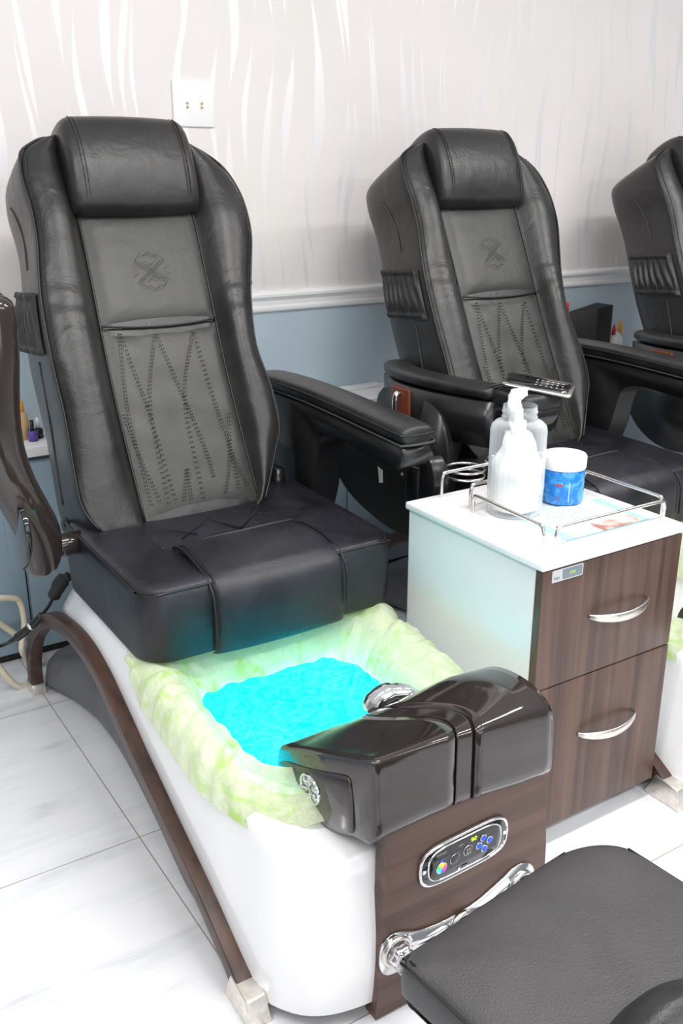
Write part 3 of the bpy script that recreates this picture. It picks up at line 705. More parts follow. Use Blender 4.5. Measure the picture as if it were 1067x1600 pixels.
def front_details(R, FP):
    # control panel: chrome bezel, glossy black face, buttons  (plane y = 1.010)
    def q(u, v):   # u across 0..1, v up 0..1 of the bezel
        return (lerp(.794, .982, u), lerp(.247, .262, u) + (v) * lerp(.066, .066, u))
    cx, cz = .889, .277
    def outline(sx, sz, y):
        o = []
        for i in range(48):
            a = 2 * PI * i / 48; c, s = math.cos(a), math.sin(a)
            x = math.copysign(abs(c) ** .42, c) * sx; z = math.copysign(abs(s) ** .42, s) * sz
            x *= 1 - .10 * (abs(z) / sz) ** 2 * (abs(x) / sx)
            o.append((cx + x, y, cz + z + .04 * x))
        return o
    CPn = MK('control_panel', *rings([outline(.096, .041, 1.0101), outline(.096, .041, 1.005), outline(.0945, .0395, 1.0025), outline(.092, .037, 1.003), outline(.091, .036, 1.005)], True, True, True), M['chrome'], R)
    MK('bezel_inset', *rings([outline(.0912, .0362, 1.006), outline(.0912, .0362, 1.0045)], True, True, True), M['black_gloss'], CPn)
    MK('panel_face', *rings([outline(.077, .031, 1.0065), outline(.077, .031, 1.0025), outline(.076, .030, 1.0020)], True, True, True), M['black_gloss'], CPn)
    g = G(); g.add(rings([outline(.079, .0325, 1.0068), outline(.079, .0325, 1.0018), outline(.0775, .031, 1.0018), outline(.0775, .031, 1.0068)], True)); MK('inner_trim', g.V, g.F, M['chrome'], CPn)
    MK('panel_band', *rings([[(cx + x, y, cz + z + .04 * x) for x, z in [(-.068, -.017), (.068, -.017), (.070, .012), (-.070, .012)]] for y in (1.0021, 1.0016)], True, True, True), M['panelgrey'], CPn, smooth=False)
    P = lambda x, z, y=1.0014: (cx + x, y, cz + z + .04 * x)
    def disc(x, z, r, m_, name, y=1.0016, h=.0012, n=20):
        c = P(x, z, y); return MK(name, *lathe([(r, 0), (r, h), (r * .85, h * 1.3)], c, n, 'y'), m_, CPn)
    for x in (-.087, .087): disc(x, 0, .0042, M['chrome'], 'screw', y=1.0035)
    # colour wheel button
    mw, nt, p = newmat('colour_wheel')
    tc = N(nt, 'ShaderNodeTexCoord'); sp = N(nt, 'ShaderNodeSeparateXYZ'); L(nt, tc.outputs['Object'], sp.inputs[0])
    c0 = P(-.052, -.006)
    ax = N(nt, 'ShaderNodeMath', operation='SUBTRACT'); L(nt, sp.outputs[0], ax.inputs[0]); ax.inputs[1].default_value = c0[0] - .875
    bz = N(nt, 'ShaderNodeMath', operation='SUBTRACT'); L(nt, sp.outputs[2], bz.inputs[0]); bz.inputs[1].default_value = c0[2]
    at = N(nt, 'ShaderNodeMath', operation='ARCTAN2'); L(nt, bz.outputs[0], at.inputs[0]); L(nt, ax.outputs[0], at.inputs[1])
    ad = N(nt, 'ShaderNodeMath', operation='MULTIPLY_ADD'); L(nt, at.outputs[0], ad.inputs[0]); ad.inputs[1].default_value = 1 / (2 * PI); ad.inputs[2].default_value = .92
    fr = N(nt, 'ShaderNodeMath', operation='FRACT'); L(nt, ad.outputs[0], fr.inputs[0])
    hs = N(nt, 'ShaderNodeCombineColor', mode='HSV'); L(nt, fr.outputs[0], hs.inputs[0]); hs.inputs[1].default_value = .95; hs.inputs[2].default_value = 1
    L(nt, hs.outputs[0], p.inputs['Base Color']); L(nt, hs.outputs[0], p.inputs['Emission Color']); p.inputs['Emission Strength'].default_value = .5
    disc(-.052, -.006, .0115, M['steel'], 'button_ring'); disc(-.052, -.006, .0095, mw, 'colour_button', y=1.0008)
    disc(-.053, .009, .0025, M['led_blue'], 'status_light')
    disc(-.024, -.001, .0105, M['steel'], 'button_ring'); disc(-.024, -.001, .0095, M['black_gloss'], 'pattern_button', y=1.0008)
    cols_ = ['red', 'orange', 'led_blue', 'purple', 'white', 'digit_green', 'led_yellow', 'pinkred']
    for i in range(8):
        a = i * PI / 4; disc(-.024 + .006 * math.cos(a), -.001 + .006 * math.sin(a), .0016, M[cols_[i]], 'colour_dot', y=.9998, h=.0004, n=8)
    disc(.004, .003, .0105, M['steel'], 'button_ring'); disc(.004, .003, .0092, M['black_gloss'], 'jet_button', y=1.0008)
    g = G()
    for x, z, sx, sz in [(.001, .006, .0012, .003), (.006, .006, .002, .002), (.002, -.001, .0025, .002), (.008, -.002, .001, .002)]:
        c = P(x, z, 1.0); g.add(box(c[0] - sx, c[0] + sx, .9992, .9996, c[2] - sz, c[2] + sz))
    MK('button_icon', g.V, g.F, M['print_grey'], CPn, smooth=False)
    for x, z in [(.037, .013), (.051, .003), (.028, .001), (.040, -.010)]:
        disc(x, z, .0072, M['steel'], 'button_ring'); disc(x, z, .0055, M['led_blue'], 'blue_button', y=1.0006)
    # digits 92
    seg = {'9': 'abcdfg', '2': 'abged'}
    g = G(); w_, h_ = .0022, .0030
    for k, ch in enumerate('92'):
        ox = .013 + k * .0065; oz = .0205
        sgm = {'a': (0, 2 * h_, 1), 'g': (0, h_, 1), 'd': (0, 0, 1), 'f': (-w_, 1.5 * h_, 0), 'b': (w_, 1.5 * h_, 0), 'e': (-w_, .5 * h_, 0), 'c': (w_, .5 * h_, 0)}
        for s_ in seg[ch]:
            dx, dz, hz = sgm[s_]; c = P(ox + dx, oz - h_ + dz, 1.0)
            a, b = (w_ * .8, .0005) if hz else (.0005, h_ * .42)
            g.add(box(c[0] - a, c[0] + a, 1.0010, 1.0020, c[2] - b, c[2] + b))
    MK('display_digits', g.V, g.F, M['led_yellow'], CPn, smooth=False)
    for x, z, wd in [(-.052, .022, .02), (-.012, .021, .010), (.0, -.026, .012)]:
        g = G()
        for j in range(5):
            c = P(x + (j - 2) * wd / 5, z); g.add(box(c[0] - wd / 14, c[0] + wd / 14, 1.0008, 1.0018, c[2] - .0012, c[2] + .0012))
        MK('printed_caption', g.V, g.F, M['print_grey'], CPn, smooth=False)
    disc(-.014, -.0262, .0026, M['white'], 'logo_dot', h=.0005)
    # chrome valve plate with three knobs
    zc = interp
    top_ = [(.722, .165), (.735, .183), (.757, .184), (.80, .166), (.86, .160), (.92, .166), (.975, .186), (1.005, .200), (1.035, .200), (1.056, .180), (1.060, .150)]
    bot_ = [(1.055, .125), (1.035, .108), (1.0, .106), (.95, .098), (.88, .092), (.80, .090), (.765, .100), (.735, .105), (.72, .125)]
    ol = cr([(x, 0, z - .012) for x, z in top_ + bot_], 4, True)
    PL = MK('valve_plate', *rings([[(p.x, y, p.z) for p in ol] for y in (1.0101, 1.007, 1.006)], True, True, True), M['chrome'], R)
    for x, z in [(.750, .138), (.889, .122), (1.025, .145)]:
        KR = MK('knob_collar', *lathe([(.030, 0), (.030, .006), (.026, .010), (.024, .008), (.001, .008)], (x, 1.006, z), 32, 'y', True), M['steel'], PL)
        prof = [(.0215, 0), (.0205, .014), (.018, .018), (.001, .018)]
        Rr = []
        for r_, h in prof:
            Rr.append([(x + r_ * (1 + .07 * math.cos(6 * a)) * math.cos(a), .999 - h, z + r_ * (1 + .07 * math.cos(6 * a)) * math.sin(a)) for a in [2 * PI * i / 48 for i in range(48)]])
        K = MK('valve_knob', *rings(Rr, True, True, True), M['chrome'], PL)
        g = G()
        ca, sa = math.cos(.9), math.sin(.9)
        for i in range(2):
            pass
        V = [(x + ca * u * .021 - sa * v * .005, .981 - h * .012, z + sa * u * .021 + ca * v * .005) for h in (0, 1) for u, v in ((-1, -1), (1, -1), (1, 1), (-1, 1))]
        MK('knob_grip', V, [(0, 3, 2, 1), (4, 5, 6, 7), (0, 1, 5, 4), (1, 2, 6, 5), (2, 3, 7, 6), (3, 0, 4, 7)], M['steel'], PL, bevel=.002)
    # ---- footrest cover
    PR = {
        .692: [(.996, .384), (.996, .45), (.999, .508), (1.006, .524), (1.045, .507), (1.11, .477), (1.181, .445), (1.24, .418), (1.285, .397), (1.297, .345), (1.243, .312), (1.15, .319), (1.10, .335), (1.048, .361)],
        .800: [(.996, .389), (.994, .45), (.996, .505), (1.003, .522), (1.04, .514), (1.10, .492), (1.17, .465), (1.23, .438), (1.265, .415), (1.272, .37), (1.23, .335), (1.15, .33), (1.10, .342), (1.048, .363)],
        .900: [(.995, .388), (.993, .44), (.995, .495), (1.004, .515), (1.04, .518), (1.10, .505), (1.16, .485), (1.21, .460), (1.240, .436), (1.247, .405), (1.23, .38), (1.17, .36), (1.10, .355), (1.05, .36)],
        1.00: [(.998, .374), (.995, .43), (.998, .487), (1.010, .508), (1.045, .520), (1.10, .520), (1.155, .508), (1.195, .486), (1.222, .455), (1.228, .415), (1.21, .385), (1.16, .36), (1.10, .35), (1.05, .355)],
        1.065: [(1.001, .370), (.998, .42), (1.002, .475), (1.015, .498), (1.05, .514), (1.10, .517), (1.15, .507), (1.188, .485), (1.212, .455), (1.216, .415), (1.20, .385), (1.15, .36), (1.10, .35), (1.05, .355)]}
    keys = sorted(PR)
    def cov(x):
        for a, b in zip(keys, keys[1:]):
            if x <= b:
                t = (x - a) / (b - a); t = max(0, t); return [(lerp(p[0], q_[0], t), lerp(p[1], q_[1], t)) for p, q_ in zip(PR[a], PR[b])]
        return PR[keys[-1]]
    def covring(x, k=1.0, lift=0.0):
        pp = cov(x); cy = sum(a for a, b in pp) / 14; cz_ = sum(b for a, b in pp) / 14
        P_ = cr([(a, b, 0) for a, b in pp], 4, True)
        return [(x, cy + (p.x - cy) * k, cz_ + (p.y - cz_) * k + lift) for p in P_]
    def seg_(x0, x1, name, k=1.0, m_=M['browngloss'], lab=None, e0=.006, e1=.006, sl=0.0):
        st = [(x0, .975)] + [(x0 + e0 * .35, .992), (x0 + e0, 1.0)] + [(lerp(x0 + e0, x1 - e1, t / 8), 1.0) for t in range(1, 8)] + [(x1 - e1, 1.0), (x1 - e1 * .35, .992), (x1, .975)]
        rr = []
        for x, kk in st:
            ring = covring(x, kk * k)
            # the joints run obliquely: front at a larger x than the back
            ring = [(px + sl * sstep((1.24 - py) / .24) * (1 if abs(px - (x1 if sl else 0)) < .2 else 0), py, pz) for px, py, pz in ring]
            rr.append(ring)
        return MK(name, *rings(rr, True, True, True), m_, R, label=lab)
    def joint(x, py): return x + .022 * math.sin((py - .99) / .26 * 2 * PI)
    # three abutting shells with curved joints
    def shell3(xa, xb, ja, jb, name, k, lab):
        rr = []
        n = 10
        for i in range(-2, n + 3):
            if i < 0: t, kk = 0, (.972, .993)[i + 2]; off = (0, .0018)[i + 2]
            elif i > n: t, kk = 1, (.993, .972)[i - n - 1]; off = (-.0018, 0)[i - n - 1]
            else: t, kk = lerp(.012, .988, i / n), 1.0; off = 0
            if t == 0: t = 0
            xm = lerp(xa, xb, t)
            ring = covring(xm, kk * k)
            rg = []
            for px, py, pz in ring:
                a = xa + (joint(0, py) if ja else 0); b = xb + (joint(0, py) if jb else 0)
                rg.append((lerp(a, b, t) + off, py, pz))
            rr.append(rg)
        return MK(name, *rings(rr, True, True, True), M['browngloss'], R, label=lab)
    CL = shell3(.692, .848, False, True, 'footrest_cover', 1.0, 'left section of the glossy brown footrest cover')
    CM = shell3(.850, .884, True, True, 'footrest_cover_strip', .992, 'narrow middle strip of the glossy brown footrest cover')
    CR = shell3(.887, 1.072, True, False, 'footrest_cover', 1.006, 'right section of the glossy brown footrest cover')
    # end cap: raised band and round chrome emblem
    ins = [(1.062, .465), (1.050, .44), (1.045, .40), (1.045, .372), (1.060, .362), (1.10, .342), (1.15, .327), (1.235, .320), (1.285, .345), (1.278, .372), (1.20, .405), (1.12, .440)]
    pin = cr([(a, b, 0) for a, b in ins], 4, True)
    MK('end_cap', *rings([[(x, 1.15 + (p.x - 1.15) * k, .40 + (p.y - .40) * k) for p in pin] for x, k in ((.694, 1.0), (.6895, 1.0), (.6880, .985))], True, True, True), M['browngloss'], CL)
    g = G(); ec = (.6875, 1.172, .378)
    ring = lambda r_, x: [(x, ec[1] + r_ * 1.0 * math.cos(a), ec[2] + r_ * .86 * math.sin(a)) for a in [2 * PI * i / 40 for i in range(40)]]
    EM = MK('emblem', *rings([ring(.031, .688), ring(.031, .6845), ring(.029, .6832), ring(.0265, .6845), ring(.0265, .688)], True), M['chrome'], CL)
    MK('emblem_disc', *rings([ring(.0265, .6875), ring(.0265, .6865)], True, True, True), M['slate'], EM)
    g = G()
    def eb(a0, b0, a1, b1): g.add(tube([(.6858, ec[1] + a0, ec[2] + b0 * .86), (.6858, ec[1] + a1, ec[2] + b1 * .86)], .0013, 6, smooth=False))
    for a in range(0, 360, 60):
        ca, sa = math.cos(math.radians(a + 30)), math.sin(math.radians(a + 30)); eb(0, 0, ca * .025, sa * .025)
        for f in (.008, .015):
            for s_ in (-1, 1):
                c2, s2 = math.cos(math.radians(a + 30 + 60 * s_)), math.sin(math.radians(a + 30 + 60 * s_))
                eb(ca * f, sa * f, ca * f + (ca * .5 + c2 * .5) * .0135, sa * f + (sa * .5 + s2 * .5) * .0135)
    MK('emblem_lines', g.V, g.F, M['chrome'], EM)
    # faucet / shower head
    MK('faucet', *tube([(.985, 1.235, .40), (.965, 1.245, .425), (.935, 1.26, .440), (.905, 1.27, .437), (.890, 1.275, .420), (.888, 1.275, .405)], [.015, .017, .020, .024, .026, .020], 16), M['chrome'], R)
    MK('faucet_base', *lathe([(.024, 0), (.026, .006), (.020, .016), (.015, .02)], (.985, 1.235, .385), 20), M['chrome'], R)
front_details(CH, FP)

# ---- copies of the chair along the wall
CH2 = dup(CH); CH2.location.x += 1.08; CH2['label'] = 'middle pedicure chair behind the white trolley, controller on its left armrest'
def left_arm(R):
    """curved armrest of the left side with wooden inset, built at the second chair"""
    g = G()
    # pad centreline swings from the outer rear to the inner front
    cl = [(1.67, 2.30, .836), (1.605, 2.18, .842), (1.588, 2.05, .845), (1.605, 1.93, .845), (1.65, 1.82, .842)]
    P = cr(cl, 5)
    def sweep(P, sec):
        rr = []
        for i, p in enumerate(P):
            d = (P[min(len(P) - 1, i + 1)] - P[max(0, i - 1)]); d.z = 0; d.normalize(); n = Vector((d.y, -d.x, 0))
            k = 1 if 0 < i < len(P) - 1 else .86
            rr.append([p + n * (a * k) + Vector((0, 0, b)) for a, b in sec])
        return rings(rr, True, True, True)
    A = MK('armrest_pad', *sweep(P, [(-.045, -.040), (-.047, -.012), (-.038, -.002), (0, .003), (.038, -.002), (.047, -.012), (.045, -.040)]), M['leather_arm'], R, sub=1, label='left armrest pad')
    SH = MK('armrest_shell', *sweep(P, [(-.040, -.16), (-.044, -.10), (-.043, -.040), (.043, -.040), (.040, -.16)]), M['blackplastic'], R, label='deep black shell under the left armrest')
    # drop-shaped outer panel
    out = cr([(2.20, .78, 0), (2.24, .66, 0), (2.22, .56, 0), (2.13, .49, 0), (2.02, .47, 0), (1.93, .50, 0), (1.90, .60, 0), (1.92, .72, 0), (2.0, .78, 0)], 4, True)
    MK('side_panel', *rings([[(x, p.x, p.y) for p in out] for x in (1.585, 1.555, 1.548)], True, True, True), M['blackplastic'], R)
    W = MK('wood_inset', *box(1.538, 1.560, 2.065, 2.150, .695, .798), M['redwood'], R, bevel=.004)
    MK('latch', *tube([(1.538, 2.108, .708), (1.527, 2.108, .712), (1.525, 2.108, .745), (1.527, 2.108, .778), (1.538, 2.108, .782)], .0085, 10), M['chrome'], W)
    # front box at the inner end: cup holder under leather lid
    B = MK('front_console', *rings([[(x, y, z) for x, y in superrect(1.690, 1.765, .066 * k, .075 * k, .030, 5)] for z, k in ((.735, .80), (.745, .9), (.775, .97), (.80, 1.0))], True, True, True), M['black_gloss'], R)
    MK('console_pad', *rings([[(x, y, z) for x, y in superrect(1.690, 1.765, .068 * k, .077 * k, .030, 5)] for z, k in ((.798, .97), (.802, 1.0), (.825, 1.0), (.834, .95), (.837, .8))], True, True, True), M['leather_arm'], R)
    MK('support_post', *tube([(1.62, 1.95, .74), (1.615, 1.98, .62), (1.62, 2.05, .52), (1.66, 2.08, .50)], .028, 12), M['blackplastic'], R)
    g = G()
    for o in (0, .012, .024): g.add(tube([(1.62 + o, 1.84 - o, .80), (1.612 + o, 1.83 - o, .838), (1.66 + o, 1.80 - o, .852 - o * .2), (1.72, 1.79, .85)], .003, 6))
    MK('strap', g.V, g.F, M['leather_arm'], R)
left_arm(CH2)
CH3 = dup(CH2); CH3.location.x += 1.08; CH3['label'] = 'farthest pedicure chair, cut off by the right edge of the picture'

def raised_arm(R):
    """left armrest of the nearest chair, swung up, glossy underside to the viewer"""
    sec = lambda cx, cy, hx, hy, z: [(cx + hx * math.copysign(abs(math.cos(a)) ** .7, math.cos(a)), cy + hy * math.copysign(abs(math.sin(a)) ** .7, math.sin(a)), z) for a in [2 * PI * i / 28 for i in range(28)]]
    st = [(.475, 1.96, .015, .02, .535), (.480, 1.955, .034, .032, .545), (.482, 1.95, .044, .044, .59), (.474, 1.94, .050, .055, .65), (.450, 1.93, .050, .060, .71), (.425, 1.93, .050, .062, .77), (.408, 1.93, .052, .062, .84), (.405, 1.93, .058, .058, .92), (.412, 1.93, .062, .055, 1.0), (.416, 1.93, .064, .052, 1.08), (.416, 1.93, .062, .050, 1.115), (.416, 1.93, .052, .042, 1.133), (.416, 1.93, .02, .02, 1.138)]
    A = MK('raised_armrest', *rings([sec(*s) for s in st], True, True, True), M['browngloss'], R, sub=1, label='glossy brown left armrest swung upright')
    MK('armrest_pad', *rings([sec(.42, 1.965, .055 * k, .045 * k, z) for z, k in ((.85, .8), (.86, 1), (1.10, 1), (1.135, .9), (1.14, .6))], True, True, True), M['leather_arm'], A, sub=1)
    MK('pivot', *tube([(.48, 1.99, .580), (.60, 1.99, .580)], .026, 16, smooth=False), M['browngloss'], R)
    T = MK('folded_tray', *rings([[(x, y, z) for y, z in [(p.x, p.y) for p in cr([(1.83, .66, 0), (1.86, .61, 0), (1.93, .565, 0), (2.0, .57, 0), (2.02, .64, 0), (2.0, .72, 0), (1.90, .73, 0), (1.84, .71, 0)], 3, True)]] for x in (.438, .425)], True, True, True), M['black_gloss'], R, bevel=.003)
    # tray hanging outside the right armrest
    ol = cr([(2.125, .73, 0), (2.125, .66, 0), (2.105, .59, 0), (2.04, .545, 0), (1.95, .518, 0), (1.85, .503, 0), (1.77, .508, 0), (1.715, .535, 0), (1.69, .60, 0), (1.69, .72, 0), (1.75, .755, 0), (1.95, .765, 0), (2.09, .76, 0)], 4, True)
    T2 = MK('hanging_tray', *rings([[(x, 1.9 + (p.x - 1.9) * k, .64 + (p.y - .64) * k) for p in ol] for x, k in ((1.345, .98), (1.341, 1.0), (1.333, 1.0), (1.330, .985))], True, True, True), M['mattblack'], R, label='black fold-down tray outside the right armrest')
    V = [(1.3285, 1.905, .655), (1.3285, 1.885, .650), (1.3285, 1.883, .618), (1.3285, 1.898, .614)]
    MK('paper_sticker', *rings([[(x - 0, y, z) for x, y, z in V], [(x - .001, y, z) for x, y, z in V]], True, True, True), M['white'], T2, smooth=False)
    MK('tray_bolt', *lathe([(.005, 0), (.004, .003)], (1.329, 1.80, .662), 10, 'x'), M['chrome'], T2)
    MK('tray_bracket', *box(1.300, 1.332, 1.70, 1.755, .600, .705), M['blackplastic'], T2, bevel=.010)
    ol2 = cr([(1.66, .735, 0), (1.640, .70, 0), (1.640, .65, 0), (1.66, .615, 0), (1.69, .62, 0), (1.695, .70, 0), (1.68, .735, 0)], 4, True)
    MK('tray_pivot', *rings([[(x, p.x, p.y) for p in ol2] for x in (1.345, 1.300)], True, True, True), M['blackplastic'], T2, bevel=.006)
    MK('tray_arm', *tube([(1.245, 1.70, .775), (1.28, 1.70, .76), (1.31, 1.70, .73), (1.322, 1.70, .70)], .012, 10), M['blackplastic'], T2)
raised_arm(CH)

# ================================================================ WATER AND LINERS
LP = superrect(.845, 1.445, .215, .235, .10, 10)
def liner(label, seed):
    C0 = (.868, 1.46); NT = 300
    Op = [(.562, 1.68), (.553, 1.6), (.546, 1.45), (.549, 1.33), (.575, 1.24), (.625, 1.17), (.71, 1.130), (.95, 1.12), (1.08, 1.13), (1.13, 1.20), (1.150, 1.3), (1.150, 1.5), (1.145, 1.66), (1.08, 1.72), (.868, 1.73), (.63, 1.72)]
    Wp = superrect(.836, 1.425, .178, .180, .085, 10)
    Op = [(p_.x, p_.y) for p_ in cr([(a, b, 0) for a, b in Op], 6, True)]
    def rimz(y): return interp([(1.05, .323), (1.12, .335), (1.2, .355), (1.3, .381), (1.5, .411), (1.65, .430), (1.75, .440), (2.2, .440)], y)
    cols = []
    for i in range(NT):
        th = 2 * PI * i / NT; ca, sa = math.cos(th), math.sin(th)
        o = polar(Op, C0, th); a = polar(LP, C0, th); ww = polar(Wp, C0, th)
        nz = lambda f, s, amp: noise.noise((ca * f, sa * f, s + seed)) * amp
        ruff = math.sin(th * 46 + 3 * math.sin(th * 7)) * .5 + nz(14, 2.0, 1.4)
        front = sstep((1.25 - o[1]) / .15); col = []
        hx = 1 + nz(5, 0, .03)
        out = (C0[0] + (o[0] - C0[0]) * hx, C0[1] + (o[1] - C0[1]) * hx)
        zr = rimz(o[1])
        lowl = -.045 * (1 - sstep((o[0] - .6) / .1)) + .004 + (.0 if o[0] < 1 else -.010)
        back = sstep((o[1] - 1.60) / .06)
        lowl *= (1 - back)
        col.append((out[0] + ca * (.005 + .004 * ruff), out[1] + sa * (.005 + .004 * ruff), zr + lowl + .005 * ruff))
        col.append((out[0] + ca * .006 * ruff, out[1] + sa * .006 * ruff, zr + lowl * .55 + .008 + .007 * ruff))
        for t, h, am in [(.12, .010, .007), (.25, .016, .008), (.40, .022, .009), (.55, .025, .009), (.72, .022, .008), (.86, .012, .007), (1.0, -.004, .006)]:
            x = lerp(out[0], a[0], t); y = lerp(out[1], a[1], t)
            pl = nz(9, t * 3.5, 1.5) + .45 * math.sin(th * 34 + t * 4 + nz(4, 7, 5))
            col.append((x + ca * pl * .003, y + sa * pl * .003, lerp(zr, rimz(a[1]), t) + h * (1 - .75 * back) * (1 - .6 * front) + pl * am * (1 - .6 * back) * (1 - .4 * front)))
        for t, z in [(.35, .395), (.6, .372), (.85, .350), (1.05, .325), (1.15, .31)]:
            pl = nz(12, z * 30, 1.4) + .4 * math.sin(th * 30 + z * 60)
            x = lerp(a[0], ww[0], t); y = lerp(a[1], ww[1], t)
            col.append((x + ca * pl * .006, y + sa * pl * .006, z - (.0 if z > .35 else 0)))
        cols.append(col)
    R_ = [[c[k] for c in cols] for k in range(len(cols[0]))]
    o = MK('basin_liner', *rings(R_, True), M['liner'], loc=(.86, 1.45, .31), sub=1)
    return tag(o, label, 'plastic liner', 'disposable green liners')
LN = liner('crumpled pale green plastic liner around the blue water of the nearest chair', 0)
LN2 = dup(LN); LN2.location.x += 1.08; LN2['label'] = 'pale green plastic liner in the middle chair, mostly hidden behind the trolley'
# water
n = 46; V = []; F = []
Wp = superrect(.836, 1.425, .184, .186, .085, 10)
NT = 180; NR = 40
rr = []
for k in range(NR + 1):
    t = 1 - k / NR * .99
    ring = []
    for i in range(NT):
        p = polar(Wp, (.836, 1.425), 2 * PI * i / NT); x = lerp(.836, p[0], t); y = lerp(1.425, p[1], t)
        z = .345 + .006 * noise.noise((x * 22, y * 22, 0)) + .004 * noise.noise((x * 60, y * 60, 3)) + .0035 * math.sin(x * 70 + 5 * noise.noise((x * 6, y * 6, 9)))
        ring.append((x, y, z))
    rr.append(ring)
tag(MK('water', *rings(rr, True, False, True), M['water'], loc=(.85, 1.45, .345)), 'bright blue bubbling water in the lined foot basin', 'water')
# a few drops of foam clear bubbles
# underwater lamps
for i, (x, y) in enumerate([(.76, 1.40), (.94, 1.50)]):
    l = bpy.data.lights.new('basin_lamp', 'POINT'); l.energy = 1.35; l.color = (.35, 1.0, .85); l.shadow_soft_size = .05
    o = bpy.data.objects.new('basin_lamp', l); COL.objects.link(o); o.location = (x, y, .27)

# ================================================================ TROLLEY
TX0, TX1, TY0, TY1 = 1.205, 1.600, 1.183, 1.605
T = root('trolley', (1.41, 1.39, 0), 'white and walnut two drawer trolley with chrome rails beside the basin', 'trolley')
MK('cabinet_body', *box(TX0, TX1, TY0 + .020, TY1, .045, .652), M['whiteside'], T, bevel=.002)
TT = MK('trolley_top', *box(TX0 - .008, TX1 + .006, TY0 - .006, TY1 + .006, .652, .670), M['whitetop'], T, bevel=.005)
def handle(zc, parent):
    P = [(1.335 + .170 * t, TY0 - .004 - .030 * math.sin(PI * min(1, max(0, t))) ** .6, zc - .006 * math.sin(PI * t)) for t in [0, .05, .15, .3, .5, .7, .85, .95, 1]]
    rr = []
    for i, p in enumerate(cr(P, 4)):
        t = i / 32; w_ = .0045 + .0055 * math.sin(PI * t) ; d = .0035
        rr.append([(p.x, p.y + d * math.cos(a), p.z + w_ * math.sin(a)) for a in [2 * PI * k / 12 for k in range(12)]])
    return MK('handle', *rings(rr, True, True, True), M['satin'], parent)
D1 = MK('drawer', *box(TX0, TX1, TY0, TY0 + .019, .394, .648), M['walnut_z'], T, bevel=.0015, label='upper walnut drawer')
D2 = MK('drawer', *box(TX0, TX1, TY0, TY0 + .019, .050, .391), M['walnut_z'], T, bevel=.0015, label='lower walnut drawer')
handle(.527, D1); handle(.258, D2)
BD = MK('badge', *rings([[(x, y, z) for x, z in superrect(1.268, .6355, .041, .0125, .003, 3)] for y in (TY0, TY0 - .002)], True, True, True), M['badge'], D1, smooth=False)
MK('badge_field', *box(1.255, 1.306, TY0 - .0026, TY0 - .002, .6255, .6455), M['slate'], BD, smooth=False)
def text(body, size, loc, m_, parent, name, rot=(PI / 2, 0, 0), extr=.0003):
    c = bpy.data.curves.new(name, 'FONT'); c.body = body; c.size = size; c.extrude = extr; c.align_x = 'CENTER'
    o = bpy.data.objects.new(name, c); COL.objects.link(o)
    dg = bpy.context.evaluated_depsgraph_get(); me = bpy.data.meshes.new_from_object(o.evaluated_get(dg))
    bpy.data.objects.remove(o)
    from mathutils import Euler
    mt = Euler(rot).to_matrix().to_4x4(); mt.translation = Vector(loc) - Vector(top(parent).location if parent else (0, 0, 0))
    me.transform(mt); me.materials.clear(); me.materials.append(m_)
    o = bpy.data.objects.new(name, me); COL.objects.link(o); o.parent = parent
    return o
text('nv', .016, (1.280, TY0 - .0029, .632), M['digit_green'], BD, 'lettering')
text('PSD', .008, (1.240, TY0 - .0023, .628), M['slate'], BD, 'lettering')
for i, (x, y) in enumerate([(TX0 + .05, TY0 + .07), (TX1 - .06, TY0 + .06), (TX0 + .05, TY1 - .05), (TX1 - .05, TY1 - .05)]):
    K = MK('caster', *box(x - .016, x + .016, y - .014, y + .014, .030, .046), M['blackplastic'], T, bevel=.003)
    for s in (-1, 1):
        MK('wheel', *lathe([(.010, -.008), (.023, -.007), (.024, 0), (.023, .007), (.010, .008)], (x + s * .011, y, .024), 20, 'x'), M['blackplastic'], K)
def rail(P, parent=TT, rr_=.0039, name='guard_rail'): return MK(name, *tube(P, rr_, 10, k=3), M['steel'], parent)
def bridge(a, b, h=.040, c=.015, zb=.669):
    a = Vector((*a, 0)); b = Vector((*b, 0)); d = (b - a).normalized()
    q = lambda p, z: (p.x, p.y, zb + z)
    return [q(a, 0), q(a, h * .35), q(a, h - c), q(a + d * c * .3, h - c * .3), q(a + d * c, h), q(a + d * (b - a).length * .5, h), q(b - d * c, h), q(b - d * c * .3, h - c * .3), q(b, h - c), q(b, h * .35), q(b, 0)]
rail(bridge((1.278, 1.475), (1.266, 1.250)))
rail(bridge((1.282, 1.232), (1.592, 1.230)))
rail(bridge((1.605, 1.245), (1.608, 1.475)))
rail(bridge((1.286, 1.494), (1.60, 1.500), h=.056))
rail(bridge((1.286, 1.594), (1.60, 1.596), h=.056))
MK('bottle_ring', *tube([(1.398 + .046 * math.cos(a), 1.648 + .046 * math.sin(a), .704) for a in [2 * PI * i / 24 for i in range(24)]], .003, 8, closed=True, k=2), M['steel'], TT)
MK('bottle_ring', *tube([(1.398 + .046 * math.cos(a), 1.648 + .046 * math.sin(a), .700 - .012) for a in [2 * PI * i / 24 for i in range(24)]], .003, 8, closed=True, k=2), M['steel'], TT)
MK('bottle_ring', *tube([(1.52 + .046 * math.cos(a), 1.648 + .046 * math.sin(a), .704) for a in [2 * PI * i / 24 for i in range(24)]], .003, 8, closed=True, k=2), M['steel'], TT)

